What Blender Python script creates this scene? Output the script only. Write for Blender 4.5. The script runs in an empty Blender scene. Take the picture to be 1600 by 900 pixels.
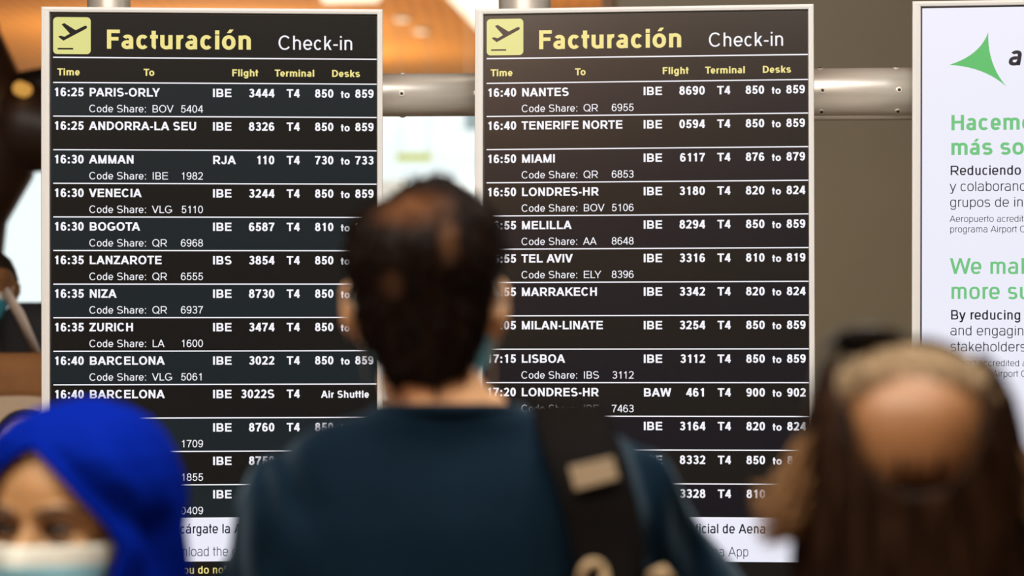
import bpy, bmesh, math, random
from mathutils import Vector, Matrix, Euler, noise

random.seed(7)
SC = bpy.context.scene
COL = SC.collection
PI = math.pi

# ------------------------------------------------------------------ camera, world, light, exposure
CAM_Z = 1.66
LENS = 100.0
FPX = LENS / 36.0 * 1600.0
ROLL = math.radians(0.3)
cam = bpy.data.cameras.new('camera')
cam.lens = LENS
cam.sensor_width = 36.0
cam.clip_end = 300
cam.dof.use_dof = True
cam.dof.focus_distance = 6.03
cam.dof.aperture_fstop = 2.9
camo = bpy.data.objects.new('camera', cam)
COL.objects.link(camo)
camo.matrix_world = Matrix.Translation((0, 0, CAM_Z)) @ Matrix.Rotation(PI / 2, 4, 'X') @ Matrix.Rotation(-ROLL, 4, 'Z')
SC.camera = camo

SC.view_settings.view_transform = 'Standard'
SC.view_settings.look = 'None'
SC.view_settings.exposure = 0.0
SC.view_settings.gamma = 1.0
SC.view_settings.use_curve_mapping = False

world = bpy.data.worlds.new('world')
SC.world = world
world.use_nodes = True
wn = world.node_tree.nodes
wn['Background'].inputs[0].default_value = (0.93, 0.97, 1.0, 1)
wn['Background'].inputs[1].default_value = 1.25


def area(name, loc, target, sx, sy, power, color):
    l = bpy.data.lights.new(name, 'AREA')
    l.shape = 'RECTANGLE'
    l.size = sx
    l.size_y = sy
    l.energy = power
    l.color = color
    o = bpy.data.objects.new(name, l)
    COL.objects.link(o)
    o.location = loc
    o.rotation_euler = (Vector(target) - Vector(loc)).to_track_quat('-Z', 'Y').to_euler()
    return o


WARM = (1.0, 0.90, 0.72)
area('hall_light_right', (0.75, 3.15, 3.9), (0.3, 3.1, 1.4), 0.7, 0.7, 42, (1.0, 0.95, 0.87))
area('hall_light_display', (0.3, 3.6, 4.35), (0.3, 5.8, 1.6), 5.0, 0.8, 88, (0.96, 0.98, 1.0))
area('hall_light_crowd', (-0.6, 1.5, 4.1), (-0.1, 3.1, 1.4), 3.6, 1.0, 160, (1.0, 0.92, 0.80))
area('hall_light_entry', (-1.5, 1.2, 3.6), (-0.55, 3.0, 1.4), 0.8, 0.8, 15, (1.0, 0.94, 0.86))

# ------------------------------------------------------------------ helpers


def lin(c):
    out = []
    for v in c:
        v = v / 255.0
        out.append(v / 12.92 if v <= 0.04045 else ((v + 0.055) / 1.055) ** 2.4)
    return tuple(out) + (1.0,)


def mat(name, col, rough=0.6, metal=0.0, spec=0.5, noise_amt=0.0, noise_scale=8.0, bump=0.0, bump_scale=60.0, sheen=0.0, stretch=None, coat=0.0):
    """Principled material, with optional procedural mottling and bump."""
    m = bpy.data.materials.new(name)
    m.use_nodes = True
    nt = m.node_tree
    b = nt.nodes['Principled BSDF']
    c = col if len(col) == 4 else tuple(col) + (1.0,)
    b.inputs['Base Color'].default_value = c
    b.inputs['Roughness'].default_value = rough
    b.inputs['Metallic'].default_value = metal
    b.inputs['Specular IOR Level'].default_value = spec
    if sheen:
        b.inputs['Sheen Weight'].default_value = sheen
        b.inputs['Sheen Roughness'].default_value = 0.4
    if coat:
        b.inputs['Coat Weight'].default_value = coat
        b.inputs['Coat Roughness'].default_value = 0.15
    if noise_amt or bump:
        tc = nt.nodes.new('ShaderNodeTexCoord')
        mp = nt.nodes.new('ShaderNodeMapping')
        nt.links.new(tc.outputs['Object'], mp.inputs['Vector'])
        if stretch:
            mp.inputs['Scale'].default_value = stretch
    if noise_amt:
        n = nt.nodes.new('ShaderNodeTexNoise')
        n.inputs['Scale'].default_value = noise_scale
        n.inputs['Detail'].default_value = 4
        nt.links.new(mp.outputs[0], n.inputs['Vector'])
        r = nt.nodes.new('ShaderNodeValToRGB')
        r.color_ramp.elements[0].position = 0.3
        r.color_ramp.elements[1].position = 0.7
        r.color_ramp.elements[0].color = tuple(v * (1 - noise_amt) for v in c[:3]) + (1,)
        r.color_ramp.elements[1].color = tuple(min(1, v * (1 + noise_amt)) for v in c[:3]) + (1,)
        nt.links.new(n.outputs['Fac'], r.inputs['Fac'])
        nt.links.new(r.outputs['Color'], b.inputs['Base Color'])
    if bump:
        n2 = nt.nodes.new('ShaderNodeTexNoise')
        n2.inputs['Scale'].default_value = bump_scale
        nt.links.new(mp.outputs[0], n2.inputs['Vector'])
        bp = nt.nodes.new('ShaderNodeBump')
        bp.inputs['Strength'].default_value = bump
        bp.inputs['Distance'].default_value = 0.01
        nt.links.new(n2.outputs['Fac'], bp.inputs['Height'])
        nt.links.new(bp.outputs['Normal'], b.inputs['Normal'])
    return m


def emit(name, col, strength=1.0):
    m = bpy.data.materials.new(name)
    m.use_nodes = True
    nt = m.node_tree
    b = nt.nodes['Principled BSDF']
    b.inputs['Base Color'].default_value = (0.01, 0.01, 0.01, 1)
    b.inputs['Roughness'].default_value = 0.3
    b.inputs['Emission Color'].default_value = col
    b.inputs['Emission Strength'].default_value = strength
    return m


def link(name, me, materials=None, parent=None):
    o = bpy.data.objects.new(name, me)
    COL.objects.link(o)
    if materials:
        if not isinstance(materials, (list, tuple)):
            materials = [materials]
        for m in materials:
            me.materials.append(m)
    if parent is not None:
        o.parent = parent
    return o


def from_bm(name, bm, materials=None, parent=None, smooth=False):
    me = bpy.data.meshes.new(name)
    bm.to_mesh(me)
    bm.free()
    if smooth:
        for p in me.polygons:
            p.use_smooth = True
    return link(name, me, materials, parent)


def empty(name, loc, rot=(0, 0, 0)):
    o = bpy.data.objects.new(name, None)
    o.empty_display_size = 0.1
    COL.objects.link(o)
    o.location = loc
    o.rotation_euler = rot
    return o


def tag(o, label=None, cat=None, group=None, kind=None):
    if label:
        o['label'] = label
    if cat:
        o['category'] = cat
    if group:
        o['group'] = group
    if kind:
        o['kind'] = kind
    return o


def box(bm, x0, x1, y0, y1, z0, z1, mi=0):
    vs = [bm.verts.new(p) for p in ((x0, y0, z0), (x1, y0, z0), (x1, y1, z0), (x0, y1, z0), (x0, y0, z1), (x1, y0, z1), (x1, y1, z1), (x0, y1, z1))]
    for f in ((0, 3, 2, 1), (4, 5, 6, 7), (0, 1, 5, 4), (1, 2, 6, 5), (2, 3, 7, 6), (3, 0, 4, 7)):
        fc = bm.faces.new([vs[i] for i in f])
        fc.material_index = mi


def bevel(bm, w, seg=2):
    bmesh.ops.bevel(bm, geom=list(bm.edges), offset=w, segments=seg, affect='EDGES', profile=0.5)


def ring_loft(bm, rings, cap=True, mi=0):
    rows = [[bm.verts.new(p) for p in r] for r in rings]
    n = len(rows[0])
    for a, b in zip(rows[:-1], rows[1:]):
        for i in range(n):
            f = bm.faces.new((a[i], a[(i + 1) % n], b[(i + 1) % n], b[i]))
            f.material_index = mi
    if cap:
        bm.faces.new(list(reversed(rows[0]))).material_index = mi
        bm.faces.new(rows[-1]).material_index = mi
    return rows


def sell(a, p):
    c, s = math.cos(a), math.sin(a)
    return math.copysign(abs(c) ** (2 / p), c), math.copysign(abs(s) ** (2 / p), s)


def slices(bm, secs, n=28, p=2.2, cap=True, M=None):
    """Loft horizontal slices (z, x centre, half width, y back, y front)."""
    rings = []
    for z, cx, w, yb, yf in secs:
        cy, d = (yb + yf) / 2, (yf - yb) / 2
        r = []
        for i in range(n):
            c, s = sell(2 * PI * i / n, p)
            v = Vector((cx + w * c, cy + d * s, z))
            r.append(M @ v if M else v)
        rings.append(r)
    ring_loft(bm, rings, cap)


def tube(bm, pts, radii, n=14, flat=1.0, M=None, up=None, mi=0, closed_ends=True):
    """Tapered tube along points; flat squashes it along the second axis."""
    pts = [Vector(p) for p in pts]
    rings = []
    side = Vector(up) if up else None
    for i, p in enumerate(pts):
        t = (pts[min(i + 1, len(pts) - 1)] - pts[max(i - 1, 0)]).normalized()
        if side is None:
            side = t.orthogonal().normalized()
        b = t.cross(side)
        if b.length < 1e-5:
            b = t.orthogonal()
        b.normalize()
        side = b.cross(t).normalized()
        r = radii[i] if isinstance(radii, (list, tuple)) else radii
        ring = []
        for k in range(n):
            a = 2 * PI * k / n
            v = p + side * (r * flat * math.cos(a)) + b * (r * math.sin(a))
            ring.append(M @ v if M else v)
        rings.append(ring)
    ring_loft(bm, rings, closed_ends, mi)


def ball(bm, c, rx, ry, rz, M=None, u=20, v=14):
    mtx = Matrix.Translation(c) @ Matrix.Diagonal((rx, ry, rz, 1))
    if M:
        mtx = M @ mtx
    bmesh.ops.create_uvsphere(bm, u_segments=u, v_segments=v, radius=1.0, matrix=mtx)


def bez(p0, p1, p2, p3, n=8):
    out = []
    for i in range(n + 1):
        t = i / n
        out.append(Vector(p0) * (1 - t) ** 3 + Vector(p1) * 3 * t * (1 - t) ** 2 + Vector(p2) * 3 * t * t * (1 - t) + Vector(p3) * t ** 3)
    return out


def fused(name, bm, voxel, materials, parent=None, smooth_iter=6, post=None):
    """Fuse overlapping lofts into one continuous surface."""
    me = bpy.data.meshes.new(name + '_raw')
    bm.to_mesh(me)
    bm.free()
    o = bpy.data.objects.new(name + '_raw', me)
    COL.objects.link(o)
    r = o.modifiers.new('r', 'REMESH')
    r.mode = 'VOXEL'
    r.voxel_size = voxel
    s = o.modifiers.new('s', 'SMOOTH')
    s.factor = 0.5
    s.iterations = smooth_iter
    dg = bpy.context.evaluated_depsgraph_get()
    dg.update()
    new = bpy.data.meshes.new_from_object(o.evaluated_get(dg))
    bpy.data.objects.remove(o)
    bpy.data.meshes.remove(me)
    new.name = name
    new.materials.clear()
    if post:
        for v in new.vertices:
            v.co = post(v.co.copy())
    for p in new.polygons:
        p.use_smooth = True
    return link(name, new, materials, parent)


def at(px, py, depth):
    """World point seen at photo pixel (px, py) at a distance along the view."""
    dx, dy = px - 800.0, py - 450.0
    c, s = math.cos(ROLL), math.sin(ROLL)
    x, y = c * dx - s * dy, s * dx + c * dy
    return Vector((x / FPX * depth, depth, CAM_Z - y / FPX * depth))


def nvec(p):
    return Vector((noise.noise(p), noise.noise(p + Vector((17.3, 5.1, 2.7))), noise.noise(p + Vector((3.9, 29.4, 11.6)))))


def ramp3(x, stops):
    for (a, va), (b, vb) in zip(stops[:-1], stops[1:]):
        if x <= b:
            t = 0 if b == a else max(0, (x - a) / (b - a))
            return va + (vb - va) * t
    return stops[-1][1]


# ------------------------------------------------------------------ the hall
M_floor = mat('polished_stone', (0.42, 0.38, 0.33), 0.25, noise_amt=0.12, noise_scale=1.5)
M_plaster = mat('cream_plaster', (0.55, 0.5, 0.43), 0.8, noise_amt=0.06, noise_scale=3)
M_dark = mat('dark_cladding', (0.055, 0.045, 0.038), 0.5, noise_amt=0.2, noise_scale=1.2)
M_taupe = mat('taupe_cladding', (0.31, 0.275, 0.175), 0.42, noise_amt=0.10, noise_scale=0.9)
M_white_metal = mat('window_mullion', (0.7, 0.71, 0.7), 0.5)


def wood():
    m = bpy.data.materials.new('bamboo_slats')
    m.use_nodes = True
    nt = m.node_tree
    b = nt.nodes['Principled BSDF']
    tc = nt.nodes.new('ShaderNodeTexCoord')
    w = nt.nodes.new('ShaderNodeTexWave')
    w.bands_direction = 'X'
    w.inputs['Scale'].default_value = 2.2
    w.inputs['Distortion'].default_value = 0.4
    nt.links.new(tc.outputs['Object'], w.inputs['Vector'])
    r = nt.nodes.new('ShaderNodeValToRGB')
    r.color_ramp.elements[0].color = (0.52, 0.20, 0.035, 1)
    r.color_ramp.elements[1].color = (0.72, 0.30, 0.06, 1)
    nt.links.new(w.outputs['Fac'], r.inputs['Fac'])
    nt.links.new(r.outputs['Color'], b.inputs['Base Color'])
    b.inputs['Roughness'].default_value = 0.85
    b.inputs['Specular IOR Level'].default_value = 0.1
    return m


M_wood = wood()
CEIL = 4.5
Y0, Y1, X0, X1 = -18.0, 40.0, -16.0, 14.0


def struct(name, bm, m, parent=None):
    o = from_bm(name, bm, m, parent)
    if parent is None:
        o['kind'] = 'structure'
    return o


bm = bmesh.new()
box(bm, X0, X1, Y0, Y1, -0.2, 0)
struct('floor', bm, M_floor)
bm = bmesh.new()
box(bm, X0, X1, Y0, Y1, CEIL, CEIL + 0.2)
struct('ceiling', bm, M_wood)
bm = bmesh.new()
box(bm, X1, X1 + 0.2, Y0, Y1, 0, CEIL)
struct('wall_right', bm, M_plaster)
bm = bmesh.new()
box(bm, X0 - 0.2, X0, Y0, Y1, 0, CEIL)
struct('wall_left', bm, M_plaster)
# wall behind the photographer: dark shop fronts below, a clerestory above
bm = bmesh.new()
box(bm, X0, X1, Y0 - 0.2, Y0, 0, 3.3)
struct('wall_rear', bm, M_dark)


def glass_mat():
    m = bpy.data.materials.new('clear_glass')
    m.use_nodes = True
    nt = m.node_tree
    nt.nodes.remove(nt.nodes['Principled BSDF'])
    t = nt.nodes.new('ShaderNodeBsdfTransparent')
    t.inputs[0].default_value = (0.95, 0.99, 0.975, 1)
    g = nt.nodes.new('ShaderNodeBsdfGlossy')
    g.inputs['Roughness'].default_value = 0.05
    mx = nt.nodes.new('ShaderNodeMixShader')
    mx.inputs[0].default_value = 0.05
    nt.links.new(t.outputs[0], mx.inputs[1])
    nt.links.new(g.outputs[0], mx.inputs[2])
    nt.links.new(mx.outputs[0], nt.nodes['Material Output'].inputs[0])
    return m


M_glass = glass_mat()


M_tint = M_glass.copy()
M_tint.name = 'tinted_glass'
[n for n in M_tint.node_tree.nodes if n.type == 'BSDF_TRANSPARENT'][0].inputs[0].default_value = (.30, .30, .28, 1)


def window(name, x0, x1, y, z0, z1, nx, fr=0.08, tinted=False):
    bm = bmesh.new()
    box(bm, x0, x1, y, y + 0.02, z0, z1)
    w = struct(name, bm, M_tint if tinted else M_glass)
    bm = bmesh.new()
    for i in range(nx + 1):
        x = x0 + (x1 - x0) * i / nx
        box(bm, x - fr / 2, x + fr / 2, y - 0.05, y + 0.07, z0, z1)
    box(bm, x0, x1, y - 0.05, y + 0.07, z0, z0 + fr)
    box(bm, x0, x1, y - 0.05, y + 0.07, z1 - fr, z1)
    from_bm('window_frame', bm, M_white_metal, w)
    return w


window('window_1', X0, X1, Y1 - 0.1, 0.0, CEIL, 5)
window('window_2', X0, X1, Y0 - 0.12, 3.3, CEIL, 6, tinted=True)

# taupe clad pier behind the right-hand displays
bm = bmesh.new()
pl, pr = at(957, 0, 10.0).x, 3.2
box(bm, pl, pr, 10.0, 11.2, 0, CEIL)
bevel(bm, 0.02)
struct('pillar_1', bm, M_taupe)

# ------------------------------------------------------------------ lettering: a plain grotesque drawn stroke by stroke
BOLD = dict(zip('0123456789', [556] * 10))
BOLD.update(A=722, B=722, C=722, D=722, E=667, F=611, G=778, H=722, I=278, J=556, K=722, L=611, M=833, N=722, O=778, P=667, Q=778, R=722, S=667, T=611,
            U=722, V=667, W=944, X=667, Y=667, Z=611, a=556, b=611, c=556, d=611, e=556, f=333, g=611, h=611, i=278, j=278, k=556, l=278, m=889, n=611,
            o=611, p=611, q=611, r=389, s=556, t=333, u=611, v=556, w=778, x=556, y=556, z=500)
BOLD.update({' ': 278, ':': 333, '-': 333, 'á': 556, 'ó': 611, '.': 278})
REG = dict(zip('0123456789', [556] * 10))
REG.update(A=667, B=667, C=722, D=722, E=667, F=611, G=778, H=722, I=278, J=500, K=667, L=556, M=833, N=722, O=778, P=667, Q=778, R=722, S=667, T=611,
           U=722, V=667, W=944, X=667, Y=667, Z=611, a=556, b=556, c=500, d=556, e=556, f=278, g=556, h=556, i=222, j=222, k=500, l=222, m=833, n=556,
           o=556, p=556, q=556, r=333, s=500, t=278, u=556, v=500, w=722, x=500, y=500, z=500)
REG.update({' ': 278, ':': 278, '-': 333, 'á': 556, 'ó': 556, '.': 278})
KERN = {'AT': -74, 'TA': -74, 'AV': -74, 'VA': -74, 'LY': -100, 'LT': -90, 'AY': -92, 'To': -74, 'Te': -74, 'Ti': -20, 'RT': -20, 'PA': -74, 'LA': 0, 'Fa': -20, '11': -55, 'We': -40}


class Pen:
    """Collects stroke quads in font units (em = 1)."""

    def __init__(s, tx, ty, sup):
        s.tx, s.ty, s.sup, s.q = tx, ty, sup, []

    def poly(s, *p):
        s.q.append(list(p))

    def v(s, x, y0, y1):
        h = s.tx / 2
        s.poly((x - h, y0), (x + h, y0), (x + h, y1), (x - h, y1))

    def h(s, y, x0, x1):
        h = s.ty / 2
        s.poly((x0, y - h), (x1, y - h), (x1, y + h), (x0, y + h))

    def d(s, x0, y0, x1, y1, k=1.1):
        h = s.tx * k / 2
        s.poly((x0 - h, y0), (x0 + h, y0), (x1 + h, y1), (x1 - h, y1))

    def path(s, pts):
        hx, hy = s.tx / 2, s.ty / 2
        o = []
        for i, p in enumerate(pts):
            a, b = pts[max(i - 1, 0)], pts[min(i + 1, len(pts) - 1)]
            dx, dy = b[0] - a[0], b[1] - a[1]
            l = math.hypot(dx, dy) or 1
            nx, ny = -dy / l, dx / l
            o.append(((p[0] + nx * hx, p[1] + ny * hy), (p[0] - nx * hx, p[1] - ny * hy)))
        for (a0, a1), (b0, b1) in zip(o[:-1], o[1:]):
            s.poly(a0, a1, b1, b0)

    def arc(s, x0, x1, y0, y1, a0, a1, n=14):
        """Arc whose OUTER edge fills the box x0..x1, y0..y1 (angles in degrees)."""
        s.path(s.arcpts(x0, x1, y0, y1, a0, a1, n))

    def arcpts(s, x0, x1, y0, y1, a0, a1, n=14):
        cx, cy, rx, ry = (x0 + x1) / 2, (y0 + y1) / 2, (x1 - x0 - s.tx) / 2, (y1 - y0 - s.ty) / 2
        o = []
        for i in range(n + 1):
            a = math.radians(a0 + (a1 - a0) * i / n)
            c, q = sell(a, s.sup)
            o.append((cx + rx * c, cy + ry * q))
        return o


def glyph(ch, W, p, xh, bold):
    """Draw one character with advance W (em) into pen p."""
    tx, ty = p.tx, p.ty
    C = 0.716
    sb = 0.07 if bold else 0.078          # side bearing of straight stems
    rb = 0.043                            # of round ones
    L, Rr = sb + tx / 2, W - sb - tx / 2
    rL, rR = rb, W - rb
    ov = 0.011
    m = W / 2
    acc = ch in 'áó'
    if acc:
        p.d(m + 0.0, C - 0.10, m + 0.11, C + 0.035, 0.95)
        ch = {'á': 'a', 'ó': 'o'}[ch]
    if ch == ' ':
        return
    if ch in 'O0Q':
        p.arc(rL, rR, -ov, C + ov, 0, 360, 36)
        if ch == 'Q':
            p.d(W - 0.06, -0.05, m + 0.1, 0.2)
    elif ch == 'C' or ch == 'G':
        p.arc(rL, rR + 0.01, -ov, C + ov, 42, 322 if ch == 'C' else 340, 30)
        if ch == 'G':
            p.h(0.31, m + 0.02, rR - 0.005)
            p.v(rR - tx / 2 - 0.005, 0.10, 0.31 + ty / 2)
    elif ch == 'D':
        p.v(L, 0, C)
        k = m - 0.05
        p.h(ty / 2, L, k + .03), p.h(C - ty / 2, L, k + .03)
        p.arc(2 * k - rR, rR, 0, C, -90, 90, 20)
    elif ch in 'BPR':
        p.v(L, 0, C)
        r = W - 0.055
        yb = 0.335 if ch == 'B' else 0.30
        y0 = yb - ty / 2
        xm = r - (C - y0) / 2 - .02
        p.h(C - ty / 2, L, xm + .02), p.h(yb, L, xm + .02)
        p.arc(2 * xm - r + .03, r - (0.03 if ch == 'B' else 0), y0, C, -90, 90, 16)
        if ch == 'B':
            p.h(ty / 2, L, xm + .02)
            p.arc(2 * xm - r, r, 0, yb + ty / 2, -90, 90, 16)
        if ch == 'R':
            p.d(W - 0.06 - tx * .3, 0, m + 0.02, yb, 1.15)
    elif ch == 'E' or ch == 'F':
        p.v(L, 0, C)
        p.h(C - ty / 2, L, W - 0.05)
        p.h(0.375, L, W - (0.075 if ch == 'E' else 0.1))
        if ch == 'E':
            p.h(ty / 2, L, W - 0.04)
    elif ch == 'L':
        p.v(L, 0, C), p.h(ty / 2, L, W - 0.03)
    elif ch == 'H':
        p.v(L, 0, C), p.v(Rr, 0, C), p.h(0.38, L, Rr)
    elif ch == 'I':
        p.v(m, 0, C)
    elif ch == 'J':
        r = W - 0.07
        p.v(r - tx / 2, 0.2, C)
        p.arc(0.02, r, -ov, 0.42, 180, 360, 14)
    elif ch == 'K':
        p.v(L, 0, C), p.d(L + 0.02, 0.24, W - 0.09, C, 1.2), p.d(W - 0.08, 0, L + 0.18, 0.42, 1.2)
    elif ch == 'M':
        p.v(L, 0, C), p.v(Rr, 0, C), p.d(m, 0, L, C, .95), p.d(m, 0, Rr, C, .95)
    elif ch == 'N':
        p.v(L, 0, C), p.v(Rr, 0, C), p.d(Rr, 0, L, C, 1.05)
    elif ch == 'S':
        pts = p.arcpts(0.055, W - 0.06, 0.335 - ty / 2 + .02, C + ov, 28, 270, 18)
        pts += list(reversed(p.arcpts(0.045, W - 0.045, -ov, 0.355 + ty / 2, -152, 90, 18)))
        p.path(pts)
    elif ch == 'T':
        p.v(m, 0, C), p.h(C - ty / 2, 0.02, W - 0.02)
    elif ch == 'U':
        p.v(L, 0.25, C), p.v(Rr, 0.25, C)
        p.arc(L - tx / 2, Rr + tx / 2, -ov, 0.52, 180, 360, 18)
    elif ch == 'V':
        p.d(m, 0, tx * .55, C), p.d(m, 0, W - tx * .55, C)
    elif ch == 'W':
        a = tx * .55
        p.d(W * .27, 0, a, C), p.d(W * .27, 0, m, C, .95), p.d(W * .73, 0, m, C, .95), p.d(W * .73, 0, W - a, C)
    elif ch == 'A':
        a = tx * .55
        p.d(a, 0, m, C), p.d(W - a, 0, m, C), p.h(0.225, W * .24, W * .76)
    elif ch == 'Y':
        p.v(m, 0, 0.34), p.d(m, 0.28, tx * .55, C), p.d(m, 0.28, W - tx * .55, C)
    elif ch == 'X':
        p.d(tx * .55, 0, W - tx * .55, C), p.d(W - tx * .55, 0, tx * .55, C)
    elif ch == 'Z':
        p.h(C - ty / 2, 0.04, W - 0.035), p.h(ty / 2, 0.03, W - 0.03), p.d(0.03 + tx * .6, ty * .6, W - 0.04 - tx * .6, C - ty * .6, 1.2)
    # ---- digits
    elif ch == '1':
        x = m + 0.045
        p.v(x, 0, C)
        p.path([(x, C - 0.02 - ty / 2), (x - 0.08, C - 0.13), (x - 0.17, C - 0.185)])
    elif ch == '2':
        pts = p.arcpts(0.045, W - 0.05, 0.28, C + ov, 165, -28, 16)
        pts += [(0.24, 0.17), (0.08 + tx * .2, ty * .75)]
        p.path(pts)
        p.h(ty / 2, 0.03, W - 0.05)
    elif ch == '3':
        p.arc(0.06, W - 0.06, 0.325, C + ov, 160, -90, 18)
        p.arc(0.04, W - 0.045, -ov, 0.375 + ty / 2, 90, -162, 18)
        p.h(0.375, m - 0.07, m + 0.03)
    elif ch == '4':
        x = W - 0.13 - tx * .25
        p.v(x, 0, C), p.h(0.20, 0.03, W - 0.03), p.d(0.03 + tx * .5, 0.2, x - .02, C - .01, 1.15)
    elif ch == '5':
        p.h(C - ty / 2, 0.12, W - 0.07)
        p.d(0.085 + tx * .4, 0.28, 0.135 + tx * .5, C, .95)
        pts = p.arcpts(0.04, W - 0.04, -ov, 0.475, 142, -165, 22)
        p.path(pts)
    elif ch == '6':
        p.arc(0.045, W - 0.04, -ov, 0.465, 0, 360, 28)
        p.arc(0.045, W - 0.03, -ov - .02, C + ov, 42, 190, 18)
    elif ch == '9':
        p.arc(0.04, W - 0.045, C - 0.465, C + ov, 0, 360, 28)
        p.arc(0.03, W - 0.045, -ov, C + ov + .02, 222, 370, 18)
    elif ch == '7':
        p.h(C - ty / 2, 0.04, W - 0.04)
        p.path([(W - 0.07 - tx * .3, C - ty * .7), (m + 0.06, 0.42), (m - 0.03, 0.22), (m - 0.055, 0.0)])
    elif ch == '8':
        p.arc(0.07, W - 0.07, 0.335, C + ov, 0, 360, 26)
        p.arc(0.04, W - 0.04, -ov, 0.385 + ty / 2, 0, 360, 26)
    # ---- lower case
    elif ch in 'obdpqeg' or ch == 'c':
        a, b = (rL, rR)
        if ch in 'bp':
            a = L - tx / 2
        if ch in 'dqg':
            b = Rr + tx / 2
        if ch == 'c':
            p.arc(rL, rR + .015, -ov, xh + ov, 42, 318, 22)
        elif ch == 'e':
            p.arc(rL, rR, -ov, xh + ov, 0, 322, 24)
            p.h(xh * .5 - ty * .15, rL + tx * .5, rR - .01)
        else:
            p.arc(a, b, -ov, xh + ov, 0, 360, 28)
        if ch == 'b':
            p.v(L, 0, C)
        if ch == 'd':
            p.v(Rr, 0, C)
        if ch == 'p':
            p.v(L, -0.2, xh)
        if ch == 'q':
            p.v(Rr, -0.2, xh)
        if ch == 'g':
            p.v(Rr, 0.0, xh)
            p.arc(rL + .01, Rr + tx / 2, -0.215, 0.2, 200, 360, 14)
    elif ch == 'a':
        r = W - 0.075 - tx / 2
        p.v(r, 0, xh * .7)
        p.arc(0.055, r + tx / 2, xh * .3, xh + ov, 0, 152, 14)
        p.arc(0.03, r + tx / 2 - .01, -ov, xh * .62, 62, 360, 22)
    elif ch in 'nhm' or ch == 'r':
        p.v(L, 0, C if ch == 'h' else xh)
        if ch == 'r':
            p.path(p.arcpts(L - tx / 2, W + 0.17, 0.0, xh + ov, 175, 82, 10))
        else:
            xs = [L, Rr] if ch != 'm' else [L, m, Rr]
            for x0, x1 in zip(xs[:-1], xs[1:]):
                p.v(x1, 0, xh * .7)
                p.arc(x0 - tx / 2, x1 + tx / 2, xh * .3, xh + ov, 0, 180, 16)
    elif ch == 'u':
        p.v(L, xh * .3, xh), p.v(Rr, 0, xh)
        p.arc(L - tx / 2, Rr + tx / 2, -ov, xh * .72, 180, 360, 16)
    elif ch == 'i' or ch == 'j':
        p.v(m, 0 if ch == 'i' else -.2, xh)
        p.v(m, C - tx * .95, C)
    elif ch == 'l':
        p.v(m, 0, C)
    elif ch == 'k':
        p.v(L, 0, C), p.d(L + .02, 0.16, W - 0.1, xh, 1.15), p.d(W - 0.06 - tx * .3, 0, L + 0.13, 0.3, 1.15)
    elif ch == 't':
        x = m - 0.015
        p.v(x, 0.1, xh + .16), p.h(xh - ty / 2, 0.015, W - 0.02)
        p.arc(x - tx / 2, x + tx / 2 + .2, -ov, .28, 180, 262, 8)
    elif ch == 'f':
        x = m - 0.01
        p.v(x, 0, xh + .03), p.h(xh - ty / 2, 0.015, W - 0.02)
        p.arc(x - tx / 2, x + tx / 2 + .22, xh - .1, C + ov, 180, 98, 8)
    elif ch == 's':
        k = xh / 2
        pts = p.arcpts(0.045, W - 0.045, k - ty / 2, xh + ov, 25, 270, 14)
        pts += list(reversed(p.arcpts(0.035, W - 0.035, -ov, k + ty / 2, -155, 90, 14)))
        p.path(pts)
    elif ch in 'vy':
        p.d(m, 0, tx * .55, xh), p.d(m, 0, W - tx * .55, xh)
        if ch == 'y':
            p.d(m - 0.075, -.2, m + .02, 0.03), p.h(-.2 + ty / 2, 0.04, m - .05)
    elif ch == 'w':
        a = tx * .5
        p.d(W * .27, 0, a, xh), p.d(W * .27, 0, m, xh, .95), p.d(W * .73, 0, m, xh, .95), p.d(W * .73, 0, W - a, xh)
    elif ch == 'x':
        p.d(tx * .55, 0, W - tx * .55, xh), p.d(W - tx * .55, 0, tx * .55, xh)
    elif ch == 'z':
        p.h(xh - ty / 2, 0.03, W - 0.03), p.h(ty / 2, 0.03, W - 0.03), p.d(tx * .8, ty * .6, W - tx * .8, xh - ty * .6)
    elif ch == ':':
        p.v(m, 0, tx), p.v(m, xh - tx, xh)
    elif ch == '.':
        p.v(m, 0, tx)
    elif ch == '-':
        p.h(0.255, 0.05, W - 0.05)


STY = {'bold': (0.162, 0.132, 2.15, 0.525, BOLD), 'reg': (0.092, 0.078, 2.1, 0.519, REG), 'semi': (0.118, 0.10, 2.7, 0.55, REG),
       'medium': (0.114, 0.098, 2.7, 0.545, REG), 'thin': (0.072, 0.066, 2.7, 0.545, REG), 'rbold': (0.15, 0.13, 2.5, 0.56, BOLD)}


def text_width(s, style, em):
    tab = STY[style][4]
    w = sum(tab.get(c, 556) for c in s)
    w += sum(KERN.get(a + b, 0) for a, b in zip(s, s[1:]))
    return w / 1000.0 * em


def add_text(bm, s, u, v, em, style, L, mi=0, align='l', squeeze=1.0, slant=0.0, lift=0.0):
    """Set a line of text on the panel: baseline (u, v) in panel units, L maps (u, v, lift) to local space."""
    tx, ty, sup, xh, tab = STY[style]
    if align == 'r':
        u -= text_width(s, style, em) * squeeze
    elif align == 'c':
        u -= text_width(s, style, em) * squeeze / 2
    for i, ch in enumerate(s):
        W = tab.get(ch, 556) / 1000.0
        p = Pen(tx, ty, sup)
        glyph(ch, W, p, xh, style in ('bold', 'rbold'))
        for q in p.q:
            vs = [bm.verts.new(L(u + (x + slant * y) * em * squeeze, v - y * em, lift)) for x, y in q]
            a = sum(q[k][0] * q[(k + 1) % 4][1] - q[(k + 1) % 4][0] * q[k][1] for k in range(4))
            if a < 0:
                vs.reverse()
            f = bm.faces.new(vs)
            f.material_index = mi
        nx = s[i + 1] if i + 1 < len(s) else ''
        u += (W + KERN.get(ch + nx, 0) / 1000.0) * em * squeeze


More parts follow.
